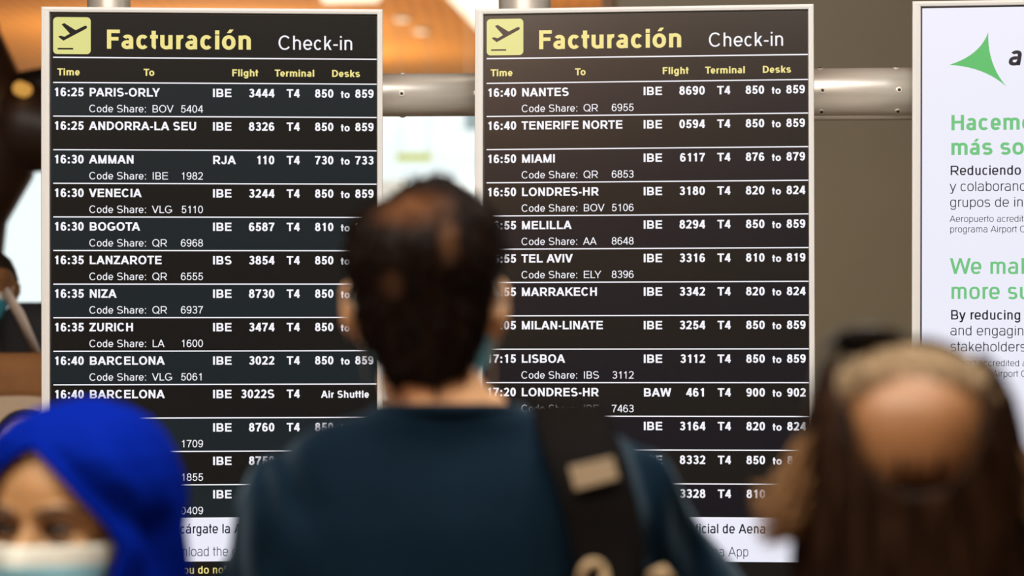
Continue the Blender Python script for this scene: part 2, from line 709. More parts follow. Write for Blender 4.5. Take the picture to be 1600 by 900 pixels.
# ------------------------------------------------------------------ the displays
US = 1 / 739.0          # metres per panel unit
SW, SH = 509.0, 905.0   # screen size in panel units
M_bezel = mat('white_lacquered_frame', (0.70, 0.72, 0.71), 0.45, noise_amt=0.02, noise_scale=5)
M_case = mat('grey_display_case', (0.33, 0.30, 0.25), 0.5)
M_gap = mat('black_screen_gap', (0.01, 0.01, 0.012), 0.4)


def screen_mat(name, col, spec=0.5, rough=0.22):
    m = bpy.data.materials.new(name)
    m.use_nodes = True
    b = m.node_tree.nodes['Principled BSDF']
    b.inputs['Base Color'].default_value = (0.004, 0.004, 0.004, 1)
    b.inputs['Roughness'].default_value = rough
    b.inputs['Specular IOR Level'].default_value = spec
    b.inputs['Emission Color'].default_value = col
    b.inputs['Emission Strength'].default_value = 1.0
    return m


M_scr_black = screen_mat('screen_black', lin((17, 16, 14)))
M_scr_slate = screen_mat('screen_slate', lin((22, 32, 36)))
M_scr_ink = screen_mat('screen_ink', lin((14, 14, 22)))
M_scr_white = screen_mat('screen_white', lin((236, 236, 250)))
M_scr_line = screen_mat('screen_rule', lin((225, 222, 232)))
M_txt_white = screen_mat('screen_text_white', lin((246, 245, 253)))
M_txt_yellow = screen_mat('screen_text_yellow', lin((240, 226, 142)))
M_pic_yellow = screen_mat('screen_pictogram_yellow', lin((222, 220, 140)))
M_txt_black = screen_mat('screen_text_black', lin((24, 26, 40)))
M_txt_grey = screen_mat('screen_text_grey', lin((70, 76, 96)))
M_txt_green = screen_mat('screen_text_green', lin((112, 196, 128)))
M_logo_green = screen_mat('screen_logo_green', lin((92, 190, 108)))


def panel_local(u, v, lift=0.0):
    return Vector(((u - SW / 2) * US, -lift, (SH - v) * US))


def rect(bm, u0, u1, v0, v1, lift, mi=0):
    vs = [bm.verts.new(panel_local(*p, lift)) for p in ((u0, v1), (u1, v1), (u1, v0), (u0, v0))]
    bm.faces.new(vs).material_index = mi


def rrect(bm, u0, u1, v0, v1, r, lift, mi=0):
    pts = []
    for cx, cy, a0 in ((u1 - r, v0 + r, 0), (u0 + r, v0 + r, 90), (u0 + r, v1 - r, 180), (u1 - r, v1 - r, 270)):
        for i in range(7):
            a = math.radians(a0 + 15 * i)
            pts.append((cx + r * math.cos(a), cy - r * math.sin(a)))
    bm.faces.new([bm.verts.new(panel_local(*p, lift)) for p in pts]).material_index = mi


def display(name, pose, label, cat, base_mat):
    yaw, pitch, roll, x, y, z = pose
    Rm = Matrix.Rotation(yaw, 4, 'Z') @ Matrix.Rotation(pitch, 4, 'X') @ Matrix.Rotation(roll, 4, 'Y')
    root = empty(name, (0, 0, 0))
    # pose gives the screen's top left corner; the root sits at the middle of its lower edge
    root.matrix_world = Matrix.Translation((x, y, CAM_Z + z)) @ Rm @ Matrix.Translation((SW / 2 * US, 0, -SH * US))
    tag(root, label, cat)
    l, r, t, b = 13.5, 8.8, 8.3, 12.0
    # case
    bm = bmesh.new()
    p0, p1 = panel_local(-l + 1, SH + b - 1), panel_local(SW + r - 1, -t + 1)
    box(bm, p0.x, p1.x, 0.006, 0.07, p0.z, p1.z)
    bevel(bm, 0.004)
    from_bm('case', bm, M_case, root)
    # white front frame, a mitred ring with a rounded lip
    bm = bmesh.new()
    prof = [(0.0, 0.010), (0.0, -0.004), (0.06, -0.0075), (0.5, -0.0085), (0.94, -0.0075), (1.0, -0.004), (1.0, 0.012)]
    loops = []
    for k, dep in prof:
        q = 1 - k
        loops.append([bm.verts.new(panel_local(u, v, -dep)) for u, v in ((-l * k, -t * k), (SW + r * k, -t * k), (SW + r * k, SH + b * k), (-l * k, SH + b * k))])
    for a, c in zip(loops[:-1], loops[1:]):
        for i in range(4):
            bm.faces.new((a[i], c[i], c[(i + 1) % 4], a[(i + 1) % 4]))
    bmesh.ops.recalc_face_normals(bm, faces=list(bm.faces))
    from_bm('frame', bm, M_bezel, root)
    bm = bmesh.new()
    rect(bm, 0, SW, 0, SH, 0.0, 0)
    g = 2.2
    rect(bm, g, SW - g * .6, g * 1.2, SH - g, 0.0003, 1)
    scr = from_bm('screen', bm, [M_gap, base_mat], root)
    return root, scr


FR = 109.3
RP = 52.35


def board(name, pose, label, rows, su, band):
    """A departures board: su scales the horizontal layout a touch."""
    root, scr = display(name, pose, label, 'flight information display', M_scr_black)
    T = 0.0010
    Ls = lambda u, v, lf: panel_local(u * su, v, lf)
    bm = bmesh.new()
    rrect(bm, 5, 63, 7.5, 65, 6, T - .0003, 0)
    # departing aeroplane over its runway line, drawn in a 58 unit square
    pl = [(13.0, 11.4), (17.2, 9.3), (34.8, 20.3), (48.6, 13.4), (51.4, 13.3), (52.6, 15.2), (51.4, 17.6), (15.8, 36.8), (7.6, 30.4), (11.6, 28.8), (17.4, 30.6), (25.8, 25.7)]
    pieces = [[0, 1, 2, 11], [2, 3, 4, 5, 6, 11], [11, 6, 7, 10], [10, 7, 8, 9]]
    for pc in pieces:
        f = bm.faces.new([bm.verts.new(panel_local(5 + pl[i][0], 7.5 + pl[i][1], T)) for i in pc])
        f.material_index = 1
        f.normal_update()
        if f.normal.y > 0:
            f.normal_flip()
    rect(bm, 12, 36, 55.5, 58, T, 1)
    from_bm('departure_pictogram', bm, [M_pic_yellow, M_scr_black], scr)
    bm = bmesh.new()
    add_text(bm, 'Facturación', 85.3, 56.3, 41.6, 'bold', Ls, 0, squeeze=.975, lift=T)
    add_text(bm, 'Check-in', 353.5, 56.0, 30.6, 'reg', Ls, 1, squeeze=.985, lift=T)
    rect(bm, 5, SW - .5, 69.2, 71.2, T, 1)
    from_bm('heading', bm, [M_txt_yellow, M_txt_white], scr)
    bm = bmesh.new()
    for s, u in (('Time', 11), ('To', 144.5), ('Flight', 281.5), ('Terminal', 348.5), ('Desks', 437.5)):
        add_text(bm, s, u, 98.2, 15.4, 'bold', Ls, 0, lift=T)
    rect(bm, 5, SW - .5, FR - .9, FR + .9, T, 1)
    from_bm('column_headings', bm, [M_txt_yellow, M_txt_white], scr)
    for k, row in enumerate(rows):
        tm, city, al, num, desk, c1, c2 = row
        y = FR + RP * k
        bm = bmesh.new()
        rect(bm, 3, SW - 1, y, y + RP, T - .0004, 0)
        rect(bm, 5, SW - .5, y + RP - .9, y + RP + .9, T - .0001, 1)
        b0 = y + 21.3
        if tm:
            add_text(bm, tm, 5.2, b0, 18.6, 'bold', Ls, 1, lift=T)
        if city:
            add_text(bm, city, 60, b0, 18.4, 'bold', Ls, 1, lift=T)
        add_text(bm, al, 251.5, b0 + .3, 18.4, 'bold', Ls, 1, lift=T)
        add_text(bm, num, 349, b0 + .3, 18.6, 'bold', Ls, 1, 'r', lift=T)
        add_text(bm, 'T4', 367, b0 + .3, 18.4, 'bold', Ls, 1, lift=T)
        if len(desk) == 2:
            add_text(bm, desk[0], 411, b0 + .2, 18.2, 'bold', Ls, 1, lift=T)
            add_text(bm, 'to', 452, b0 + .6, 15.8, 'bold', Ls, 1, lift=T)
            add_text(bm, desk[1], 474, b0 + .2, 18.2, 'bold', Ls, 1, lift=T)
        elif desk:
            add_text(bm, desk[0], 459, b0 + .3, 15.8, 'bold', Ls, 1, 'c', squeeze=.95, lift=T)
        if c1 is not None:
            add_text(bm, 'Code Share:', 60, b0 + 24.7, 16.0, 'reg', Ls, 1, lift=T)
            if c1:
                add_text(bm, c1, 157.5, b0 + 24.7, 16.0, 'reg', Ls, 1, lift=T)
            add_text(bm, c2, 237.5, b0 + 24.7, 16.0, 'reg', Ls, 1, 'r', lift=T)
        from_bm('flight_row', bm, [band if k % 2 == 0 else M_scr_black, M_txt_white], scr)
    y = FR + RP * 13 + .8
    bm = bmesh.new()
    rect(bm, 3, SW - 1, y, y + 67, T - .0004, 0)
    add_text(bm, 'Descárgate la App oficial de Aena', 168, y + 23, 20.2, 'medium', Ls, 1, squeeze=.90, lift=T)
    add_text(bm, 'Download the official Aena App', 168, y + 58.5, 20.2, 'thin', Ls, 2, squeeze=.88, lift=T)
    from_bm('app_banner', bm, [M_scr_white, M_txt_black, M_txt_grey], scr)
    bm = bmesh.new()
    add_text(bm, 'If you do not find', 184, y + 86, 16.3, 'semi', Ls, 0, lift=T)
    from_bm('notice_line', bm, [M_txt_yellow], scr)
    return root


D = lambda a, b: (a, b)
LEFT = [('16:25', 'PARIS-ORLY', 'IBE', '3444', D('850', '859'), 'BOV', '5404'),
        ('16:25', 'ANDORRA-LA SEU', 'IBE', '8326', D('850', '859'), None, None),
        ('16:30', 'AMMAN', 'RJA', '110', D('730', '733'), 'IBE', '1982'),
        ('16:30', 'VENECIA', 'IBE', '3244', D('850', '859'), 'VLG', '5110'),
        ('16:30', 'BOGOTA', 'IBE', '6587', D('810', '819'), 'QR', '6968'),
        ('16:35', 'LANZAROTE', 'IBS', '3854', D('850', '859'), 'QR', '6555'),
        ('16:35', 'NIZA', 'IBE', '8730', D('850', '859'), 'QR', '6937'),
        ('16:35', 'ZURICH', 'IBE', '3474', D('850', '859'), 'LA', '1600'),
        ('16:40', 'BARCELONA', 'IBE', '3022', D('850', '859'), 'VLG', '5061'),
        ('16:40', 'BARCELONA', 'IBE', '3022S', ('Air Shuttle',), None, None),
        ('', '', 'IBE', '8760', D('850', '859'), 'LA', '1709'),
        ('', '', 'IBE', '8750', D('850', '859'), '', '1855'),
        ('', '', 'IBE', '', (), '', '0409')]
RIGHT = [('16:40', 'NANTES', 'IBE', '8690', D('850', '859'), 'QR', '6955'),
         ('16:40', 'TENERIFE NORTE', 'IBE', '0594', D('850', '859'), None, None),
         ('16:50', 'MIAMI', 'IBE', '6117', D('876', '879'), 'QR', '6853'),
         ('16:50', 'LONDRES-HR', 'IBE', '3180', D('820', '824'), 'BOV', '5106'),
         ('16:55', 'MELILLA', 'IBE', '8294', D('850', '859'), 'AA', '8648'),
         ('16:55', 'TEL AVIV', 'IBE', '3316', D('810', '819'), 'ELY', '8396'),
         ('16:55', 'MARRAKECH', 'IBE', '3342', D('820', '824'), None, None),
         ('17:05', 'MILAN-LINATE', 'IBE', '3254', D('850', '859'), None, None),
         ('17:15', 'LISBOA', 'IBE', '3112', D('850', '859'), 'IBS', '3112'),
         ('17:20', 'LONDRES-HR', 'BAW', '461', D('900', '902'), 'IBE', '7463'),
         ('', '', 'IBE', '3164', D('820', '824'), None, None),
         ('', '', 'IBE', '8332', D('850', '859'), None, None),
         ('', '', 'IBE', '3328', D('810', '819'), None, None)]
board('flight_display', (0.07975, 0.00821, 0.00506, -0.97055, 5.99315, 0.5862),
      'tall check-in board listing PARIS-ORLY first, behind the blue headscarf', LEFT, 1.0, M_scr_slate)
board('flight_display', (-0.11679, -0.04526, 0.00145, -0.05736, 6.07134, 0.58411),
      'tall check-in board listing NANTES first, behind the black shoulder strap', RIGHT, 1.0, M_scr_ink)

# green and white notice display at the right
pp = at(1439, 10.5, 6.06)
root, scr = display('advert_display', (-0.17, -0.035, 0.006, pp.x, pp.y, pp.z - CAM_Z), 'white display with a green curved triangle and green headings', 'advertising display', M_scr_white)
T = 0.0010
bm = bmesh.new()
tri = [(104.5, 42), (44, 92.5), (132.5, 127.5)]
cen = Vector((96, 89))
pts = []
ctl = [(92, 78), (98, 96), (103, 92)]
for i in range(3):
    a, c, b = Vector(tri[i]), Vector(ctl[i]), Vector(tri[(i + 1) % 3])
    for k in range(10):
        t = k / 10
        pts.append(a * (1 - t) ** 2 + c * 2 * t * (1 - t) + b * t * t)
cv = bm.verts.new(panel_local(cen.x, cen.y, T))
vv = [bm.verts.new(panel_local(p.x, p.y, T)) for p in pts]
for i in range(len(vv)):
    bm.faces.new((cv, vv[i], vv[(i + 1) % len(vv)]))
add_text(bm, 'aena', 134, 94.5, 41, 'rbold', panel_local, 1, slant=.16, lift=T)
bmesh.ops.recalc_face_normals(bm, faces=list(bm.faces))
from_bm('emblem', bm, [M_logo_green, M_txt_black], scr)
for nm, lines, ms in (
        ('green_heading', [('Hacemos', 45.3, 195.5, 33.6, 'rbold'), ('más sos', 45.3, 234.3, 33.6, 'rbold')], M_txt_green),
        ('paragraph', [('Reduciendo', 45, 266, 20.8, 'medium'), ('y colaborand', 45, 291, 20.8, 'thin'), ('grupos de int', 45, 316, 20.8, 'thin'),
                       ('Aeropuerto acredita', 45, 339.6, 13.9, 'thin'), ('programa Airport Ca', 45, 355.8, 13.9, 'thin')], M_txt_black),
        ('green_heading', [('We mak', 45.5, 421, 34.5, 'semi'), ('more su', 45.5, 460.3, 34.5, 'semi')], M_txt_green),
        ('paragraph', [('By reducing', 46, 492.5, 20.8, 'medium'), ('and engaging', 46, 517, 20.8, 'thin'), ('stakeholders', 46, 542, 20.8, 'thin'),
                       ('Airport accredited a', 46, 565, 13.7, 'thin'), ('Airport C', 111, 581.5, 13.7, 'thin')], M_txt_black)):
    bm = bmesh.new()
    for s, u, v, em, st in lines:
        add_text(bm, s, u, v, em, st, panel_local, 0, lift=T)
    from_bm(nm, bm, [ms], scr)

# ------------------------------------------------------------------ the steel stand that carries them
M_steel = mat('brushed_steel', (0.80, 0.78, 0.70), 0.36, metal=0.55, noise_amt=0.05, noise_scale=4, stretch=(1, 20, 20))
M_hole = mat('dark_screw_recess', (0.02, 0.015, 0.012), 0.5)
YS = 6.19
stand = empty('display_stand', (0.03, YS, 0))
tag(stand, 'brushed steel rail and posts carrying the three displays', 'display stand')


def cyl(bm, a, b, r, n=32, mi=0):
    tube(bm, [a, b], r, n, mi=mi)


def lp(v):
    return Vector(v) - Vector((0.03, YS, 0))


for px, wd in ((164, 68), (820, 82), (1700, 75)):
    x = at(px, 0, YS).x
    r = wd / 2 / FPX * YS
    bm = bmesh.new()
    cyl(bm, lp((x, YS + .06, 0)), lp((x, YS + .06, CEIL)), r)
    box(bm, x - .03 - .15, x - .03 + .15, -.09, .21, 0, .02)
    from_bm('post', bm, M_steel, stand, True)


def rail(px0, py0, px1, py1, r, dy0, dy1, lip):
    a, b = at(px0, py0, YS + dy0), at(px1, py1, YS + dy1)
    bm = bmesh.new()
    cyl(bm, lp(a), lp(b), r, 48)
    rl = from_bm('rail', bm, M_steel, stand, True)
    if lip:
        bm = bmesh.new()
        off = Vector((0, 0.0, -r * .80))
        cyl(bm, lp(a) + off, lp(b) + off, r * .33, 24)
        from_bm('rail_lip', bm, M_steel, rl, True)
    return a, b, r, rl


R1 = rail(164, 151, 820, 147.5, 0.0467, 0, 0, False)
R2 = rail(820, 148.5, 1640, 142.5, 0.0535, 0.05, -0.06, True)


def screws(R_, px, angs):
    a, b, r, rl = R_
    t = (at(px, 150, YS).x - a.x) / (b.x - a.x)
    c = lp(a.lerp(b, t))
    for ang in angs:
        d = Vector((0, -math.cos(ang), math.sin(ang)))
        bm = bmesh.new()
        tube(bm, [c + d * (r - .003), c + d * (r + .0012), c + d * (r + .0014)], [.0062, .0062, .0055], 18, mi=0)
        tube(bm, [c + d * (r - .001), c + d * (r + .0022)], .0034, 12, mi=1)
        from_bm('set_screw', bm, [M_steel, M_hole], rl)


screws(R1, 629, (0.0, PI / 2, -PI / 2))
screws(R1, 745, (0.0,))
screws(R2, 1280, (0.03, 1.35, -0.92))
screws(R2, 1397, (0.03, 1.35, -0.92))
# brackets tie the display cases to the rail
for x, y in ((-0.62, 6.10), (0.29, 6.12), (1.2, 6.05)):
    bm = bmesh.new()
    box(bm, x - .06, x + .06, y - .02, YS + .02, 2.03, 2.11)
    bevel(bm, .004)
    from_bm('bracket', bm, M_case, stand).location = (-.03, -YS, 0)

# ------------------------------------------------------------------ things in the far hall
M_skylight = emit('backlit_skylight', (1.0, 0.93, 0.62, 1), 1.25)


def skylight(name, corners, label):
    """A luminous opening set into the ceiling: corners on the ceiling plane."""
    bm = bmesh.new()
    top = [bm.verts.new((x, y, CEIL - 0.005)) for x, y in corners]
    bot = [bm.verts.new((x, y, CEIL - 0.035)) for x, y in corners]
    n = len(top)
    bm.faces.new(bot)
    bm.faces.new(list(reversed(top)))
    for i in range(n):
        bm.faces.new((top[i], top[(i + 1) % n], bot[(i + 1) % n], bot[i]))
    bmesh.ops.recalc_face_normals(bm, faces=list(bm.faces))
    o = from_bm(name, bm, M_skylight)
    return tag(o, label, 'skylight')


def on_ceiling(px, py):
    d = at(px, py, 1.0) - Vector((0, 0, CAM_Z))
    k = (CEIL - .035 - CAM_Z) / d.z
    return (d.x * k, k)


skylight('skylight', [on_ceiling(*p) for p in ((697, -6), (752, 52), (775, 62), (850, 40), (850, -6))], 'glowing pale skylight in the wooden ceiling, just above the NANTES board')
skylight('skylight', [on_ceiling(*p) for p in ((505, 4), (590, 3), (600, -12), (500, -12))], 'faint glowing skylight in the wooden ceiling, above the PARIS-ORLY board')
M_lampface = emit('downlight_glow', (1.0, 0.85, 0.6, 1), 2.0)
M_lampring = mat('downlight_ring', (0.75, 0.68, 0.55), 0.4)
for px, py, lb in ((628, 31, 'small round ceiling downlight nearer to the skylight, above the rail'), (658, 50, 'dimmer round ceiling downlight beside the other, above the rail')):
    x, y = on_ceiling(px, py)
    lo = empty('downlight', (x, y, CEIL - .03))
    tag(lo, lb, 'ceiling light')
    bm = bmesh.new()
    tube(bm, [(0, 0, .03), (0, 0, -.01)], .09, 24)
    from_bm('trim_ring', bm, M_lampring, lo, True)
    bm = bmesh.new()
    tube(bm, [(0, 0, 0), (0, 0, -.014)], .06, 20)
    from_bm('lamp_face', bm, M_lampface, lo)

# added unseen lights to brighten the wooden ceiling, behind the boards and behind the photographer
for x, y, z, p in ((-3.3, 30.5, 2.2, 150), (-2.7, 34, 2.2, 150), (1.15, 24, 2.2, 480), (-3.5, -5, 2.9, 380), (3.5, -5, 2.9, 90)):
    a_ = area('ceiling_fill_light', (x, y, z + .13), (x, y, CEIL), .5, .5, p, WARM)
    a_.data.shape = 'DISK'

# hanging yellow sign, grey sign, seen against the far window
M_yellow = emit('backlit_yellow_sign', lin((190, 200, 30)), 1.0)
M_signgrey = emit('grey_sign_added_glow', lin((150, 170, 172)), 1.0)  # glow added to lighten the grey box, it is no lamp
M_rod = mat('sign_rod', (0.55, 0.56, 0.56), 0.4, metal=.6)


def hang_sign(name, px0, px1, py0, py1, depth, m, label):
    a, b = at(px0, py0, depth), at(px1, py1, depth)
    cx, z0, z1 = (a.x + b.x) / 2, min(a.z, b.z), max(a.z, b.z)
    e = empty(name, (cx, depth, z0))
    tag(e, label, 'sign')
    w = abs(b.x - a.x) / 2
    bm = bmesh.new()
    box(bm, -w, w, -.06, .06, 0, z1 - z0)
    bevel(bm, .01)
    from_bm('sign_box', bm, m, e)
    for sx in (-.8, .8):
        bm = bmesh.new()
        tube(bm, [(sx * w, 0, z1 - z0), (sx * w, 0, CEIL - z0)], .005, 8)
        from_bm('hanging_rod', bm, M_rod, e)


hang_sign('yellow_sign', 619, 675, 241, 251, 30, M_yellow, 'thin yellow hanging sign in front of the far bright window')
hang_sign('grey_sign', 726, 775, 150, 203, 24, M_signgrey, 'pale grey hanging box below the rail beside the NANTES board')
frost = glass_mat().copy()
frost.name = 'frosted_glass'
fn = frost.node_tree
fd = fn.nodes.new('ShaderNodeBsdfDiffuse')
fd.inputs[0].default_value = (.75, .85, .9, 1)
fx_ = [n for n in fn.nodes if n.type == 'MIX_SHADER'][0]
fx_.inputs[0].default_value = .28
fn.links.new(fd.outputs[0], fx_.inputs[2])
# pale counter and posts low behind the man's head
bm = bmesh.new()
a, b = at(598, 285, 26), at(640, 262, 26)
box(bm, a.x - .3, b.x, 26, 26.6, 0, a.z + .02)
bevel(bm, .05, 3)
tag(from_bm('kiosk', bm, frost), 'pale grey kiosk before the bright window, behind the man\'s hair', 'kiosk')

# dark leaning strut with lamp at the far left
M_strut = mat('dark_brown_steel', (0.035, 0.017, 0.010), 0.45, noise_amt=.2, noise_scale=1.5)
M_black = mat('black_collar', (0.008, 0.007, 0.007), 0.5)
YD = 11.0
st = empty('leaning_column', at(-60, 1100, YD) * 1.0)
st.location.z = 0
tag(st, 'dark brown leaning column at the left edge with an amber lamp', 'column')
o0 = st.location.copy()
bm = bmesh.new()
path = [at(-75, 1120, YD), at(-74, 420, YD), at(-64, 330, YD), at(-30, 255, YD), at(-25, 185, YD), at(-60, 60, YD), at(-110, -220, YD)]
path[0].z = 0
ps = [(p - o0) for p in path]
tube(bm, ps, [.18, .19, .19, .21, .21, .15, .12], 24)
bm2 = [at(-20, 197, YD), at(50, 195, YD), at(130, 215, YD), at(260, 230, YD)]
tube(bm, [(p - o0) for p in bm2], [.19, .19, .12, .08], 20)
from_bm('shaft', bm, M_strut, st, True)
bm = bmesh.new()
tube(bm, [(at(-60, 158, YD - .02) - o0), (at(30, 143, YD - .02) - o0), (at(120, 122, YD - .02) - o0)], [.085, .075, .065], 20)
from_bm('collar', bm, M_black, st, True)
bm = bmesh.new()
c = at(31, 138, YD - .25) - o0
tube(bm, [c + Vector((0, .18, 0)), c + Vector((0, 0, 0))], .028, 20)
from_bm('amber_lamp', bm, emit('amber_lamp_glow', lin((205, 150, 70)), 1.0), st, True)

# ------------------------------------------------------------------ people


def skin_mat(name, col):
    m = mat(name, col, 0.5, noise_amt=.07, noise_scale=22, bump=.03, bump_scale=180)
    b = m.node_tree.nodes['Principled BSDF']
    b.inputs['Subsurface Weight'].default_value = 0.12
    b.inputs['Subsurface Radius'].default_value = (.016, .006, .003)
    return m


SKIN_A = skin_mat('skin_light_tan', (0.70, 0.40, 0.21))
SKIN_B = skin_mat('skin_warm', (0.42, 0.235, 0.10))
SKIN_C = skin_mat('skin_ruddy', (0.28, 0.135, 0.055))
M_shoe = mat('black_leather', (0.02, 0.018, 0.017), .4)
M_mask = mat('mask_fabric', (0.21, 0.48, 0.60), .8, noise_amt=.03, noise_scale=40, bump=.15, bump_scale=300)
M_mask_band = mat('mask_white_band', (0.64, 0.68, 0.62), .8)

# head profile, fractions of head height: half width, front, back (metres for a 0.232 m head)
HEADSEC = [(0.0, .020, .084, .050), (0.05, .036, .096, .026), (0.12, .049, .099, .0), (0.22, .058, .097, -.030), (0.32, .064, .097, -.060), (0.42, .069, .096, -.080),
           (0.52, .073, .094, -.093), (0.62, .0755, .096, -.099), (0.72, .0755, .095, -.099), (0.81, .071, .087, -.092), (0.89, .060, .070, -.076), (0.95, .043, .047, -.054),
           (0.985, .024, .025, -.032), (1.0, .008, .006, -.012)]


def headsec(t):
    for a, b in zip(HEADSEC[:-1], HEADSEC[1:]):
        if t <= b[0]:
            k = (t - a[0]) / (b[0] - a[0])
            return tuple(a[i] + (b[i] - a[i]) * k for i in range(1, 4))
    return HEADSEC[-1][1:]


def head_lofts(bm, M, hh, ear=1.0, ear_t=.47):
    s = hh / .232
    slices(bm, [(t * hh, 0, w * s, b * s, f * s) for t, w, f, b in HEADSEC], 32, 2.25, M=M)
    # nose
    tube(bm, [(0, .090 * s, .53 * hh), (0, .102 * s, .46 * hh), (0, .113 * s, .39 * hh), (0, .108 * s, .345 * hh), (0, .095 * s, .325 * hh)],
         [.008 * s, .011 * s, .0145 * s, .015 * s, .008 * s], 12, M=M)
    for sx in (-1, 1):
        ball(bm, (sx * .0115 * s, .098 * s, .35 * hh), .0085 * s, .011 * s, .008 * s, M)
        # brow ridge and cheekbones
        tube(bm, [(sx * .012 * s, .092 * s, .585 * hh), (sx * .035 * s, .089 * s, .60 * hh), (sx * .055 * s, .070 * s, .58 * hh)], [.008 * s, .010 * s, .007 * s], 10, M=M)
        ball(bm, (sx * .043 * s, .070 * s, .40 * hh), .022 * s, .020 * s, .020 * s, M)
        # ear: a curled shell on the side of the head
        x = .073 * s
        e0 = Vector((sx * x, -.004 * s, ear_t * hh))
        out = Vector((sx * .86, -.5, 0)).normalized()
        fw = Vector((-out.y * sx * 0 + .25 * sx, .95, 0)).normalized()
        rim = []
        for i in range(15):
            a = math.radians(-60 + 300 * i / 14)
            rim.append(e0 + Vector((0, -.016 * s * math.cos(a - .2), .031 * s * math.sin(a) * ear)) + out * (.010 * s + .010 * s * math.cos(a - .3)) * ear)
        tube(bm, rim, .0052 * s, 8, M=M)
        ball(bm, e0 + out * .007 * s, .010 * s, .015 * s, .026 * s, M)
        ball(bm, e0 + Vector((sx * .006 * s, .006 * s, -.030 * s)), .006 * s, .008 * s, .010 * s, M)
    # lips
    for dz, r in ((.235, .0062), (.205, .007)):
        tube(bm, [(-.024 * s, .088 * s, (dz + .003) * hh), (0, .099 * s, dz * hh), (.024 * s, .088 * s, (dz + .003) * hh)], [.003 * s, r * s, .003 * s], 10, M=M)
    ball(bm, (0, .088 * s, .055 * hh), .017 * s, .014 * s, .014 * s, M)


def eye_dents(M, hh):
    """Deformation that hollows the eye sockets."""
    s = hh / .232
    Mi = M.inverted()
    cs = [Vector((sx * .0315 * s, .094 * s, .525 * hh)) for sx in (-1, 1)]

    def f(co):
        p = Mi @ co
        for c in cs:
            d = p - c
            q = (d.x / .020) ** 2 + (d.z / .0125) ** 2 + (d.y / .05) ** 2
            if q < 9:
                p.y -= .013 * s * math.exp(-q)
        return M @ p
    return f


def hand(bm, wrist, d, palm, curl, s=1.0, thumb_side=1):
    """Five-fingered hand from the wrist along d, palm facing 'palm'."""
    d, palm = Vector(d).normalized(), Vector(palm).normalized()
    side = d.cross(palm).normalized() * thumb_side
    palm = (palm - d * palm.dot(d)).normalized()
    w = Vector(wrist)
    tube(bm, [w - d * .01, w + d * .03 * s, w + d * .065 * s, w + d * .092 * s], [.024 * s, .034 * s, .041 * s, .038 * s], 14, flat=.42, up=palm)
    for k, ln in enumerate((.070, .079, .073, .056)):
        off = side * (.030 - .020 * k) * s
        p = w + d * (.085 - .004 * abs(k - 1)) * s + off
        dd = d.copy()
        pts = [p - dd * .015]
        for seg, fr in enumerate((.45, .32, .23)):
            dd = (dd + palm * curl * (1 + .15 * seg)).normalized()
            pts.append(pts[-1] + dd * (ln * fr * s + (.015 if seg == 0 else 0)))
        tube(bm, pts, [.0095 * s, .009 * s, .008 * s, .0065 * s], 10)
    p = w + d * .02 * s + side * .022 * s
    dd = (d * .62 + side * .7 + palm * .25).normalized()
    pts = [p]
    for fr in (.045, .033, .026):
        pts.append(pts[-1] + dd * fr * s)
        dd = (dd + d * .35 + palm * curl * .5).normalized()
    tube(bm, pts, [.014 * s, .0115 * s, .0095 * s, .0075 * s], 10)


def torso_secs(k, wide=1.0, infl=0.0, top=None):
    secs = [(.86, .165, -.105, .10), (.95, .168, -.112, .10), (1.04, .155, -.10, .095), (1.13, .150, -.098, .098), (1.22, .160, -.105, .108), (1.31, .178, -.112, .112),
            (1.38, .188, -.108, .105), (1.425, .182, -.095, .090), (1.455, .150, -.082, .072), (1.48, .110, -.070, .058), (1.505, .078, -.062, .050), (1.525, .064, -.058, .050)]
    out = []
    for z, w, b, f in secs:
        out.append((z * k, 0, w * k * wide + infl, b * k - infl, f * k + infl))
    return out


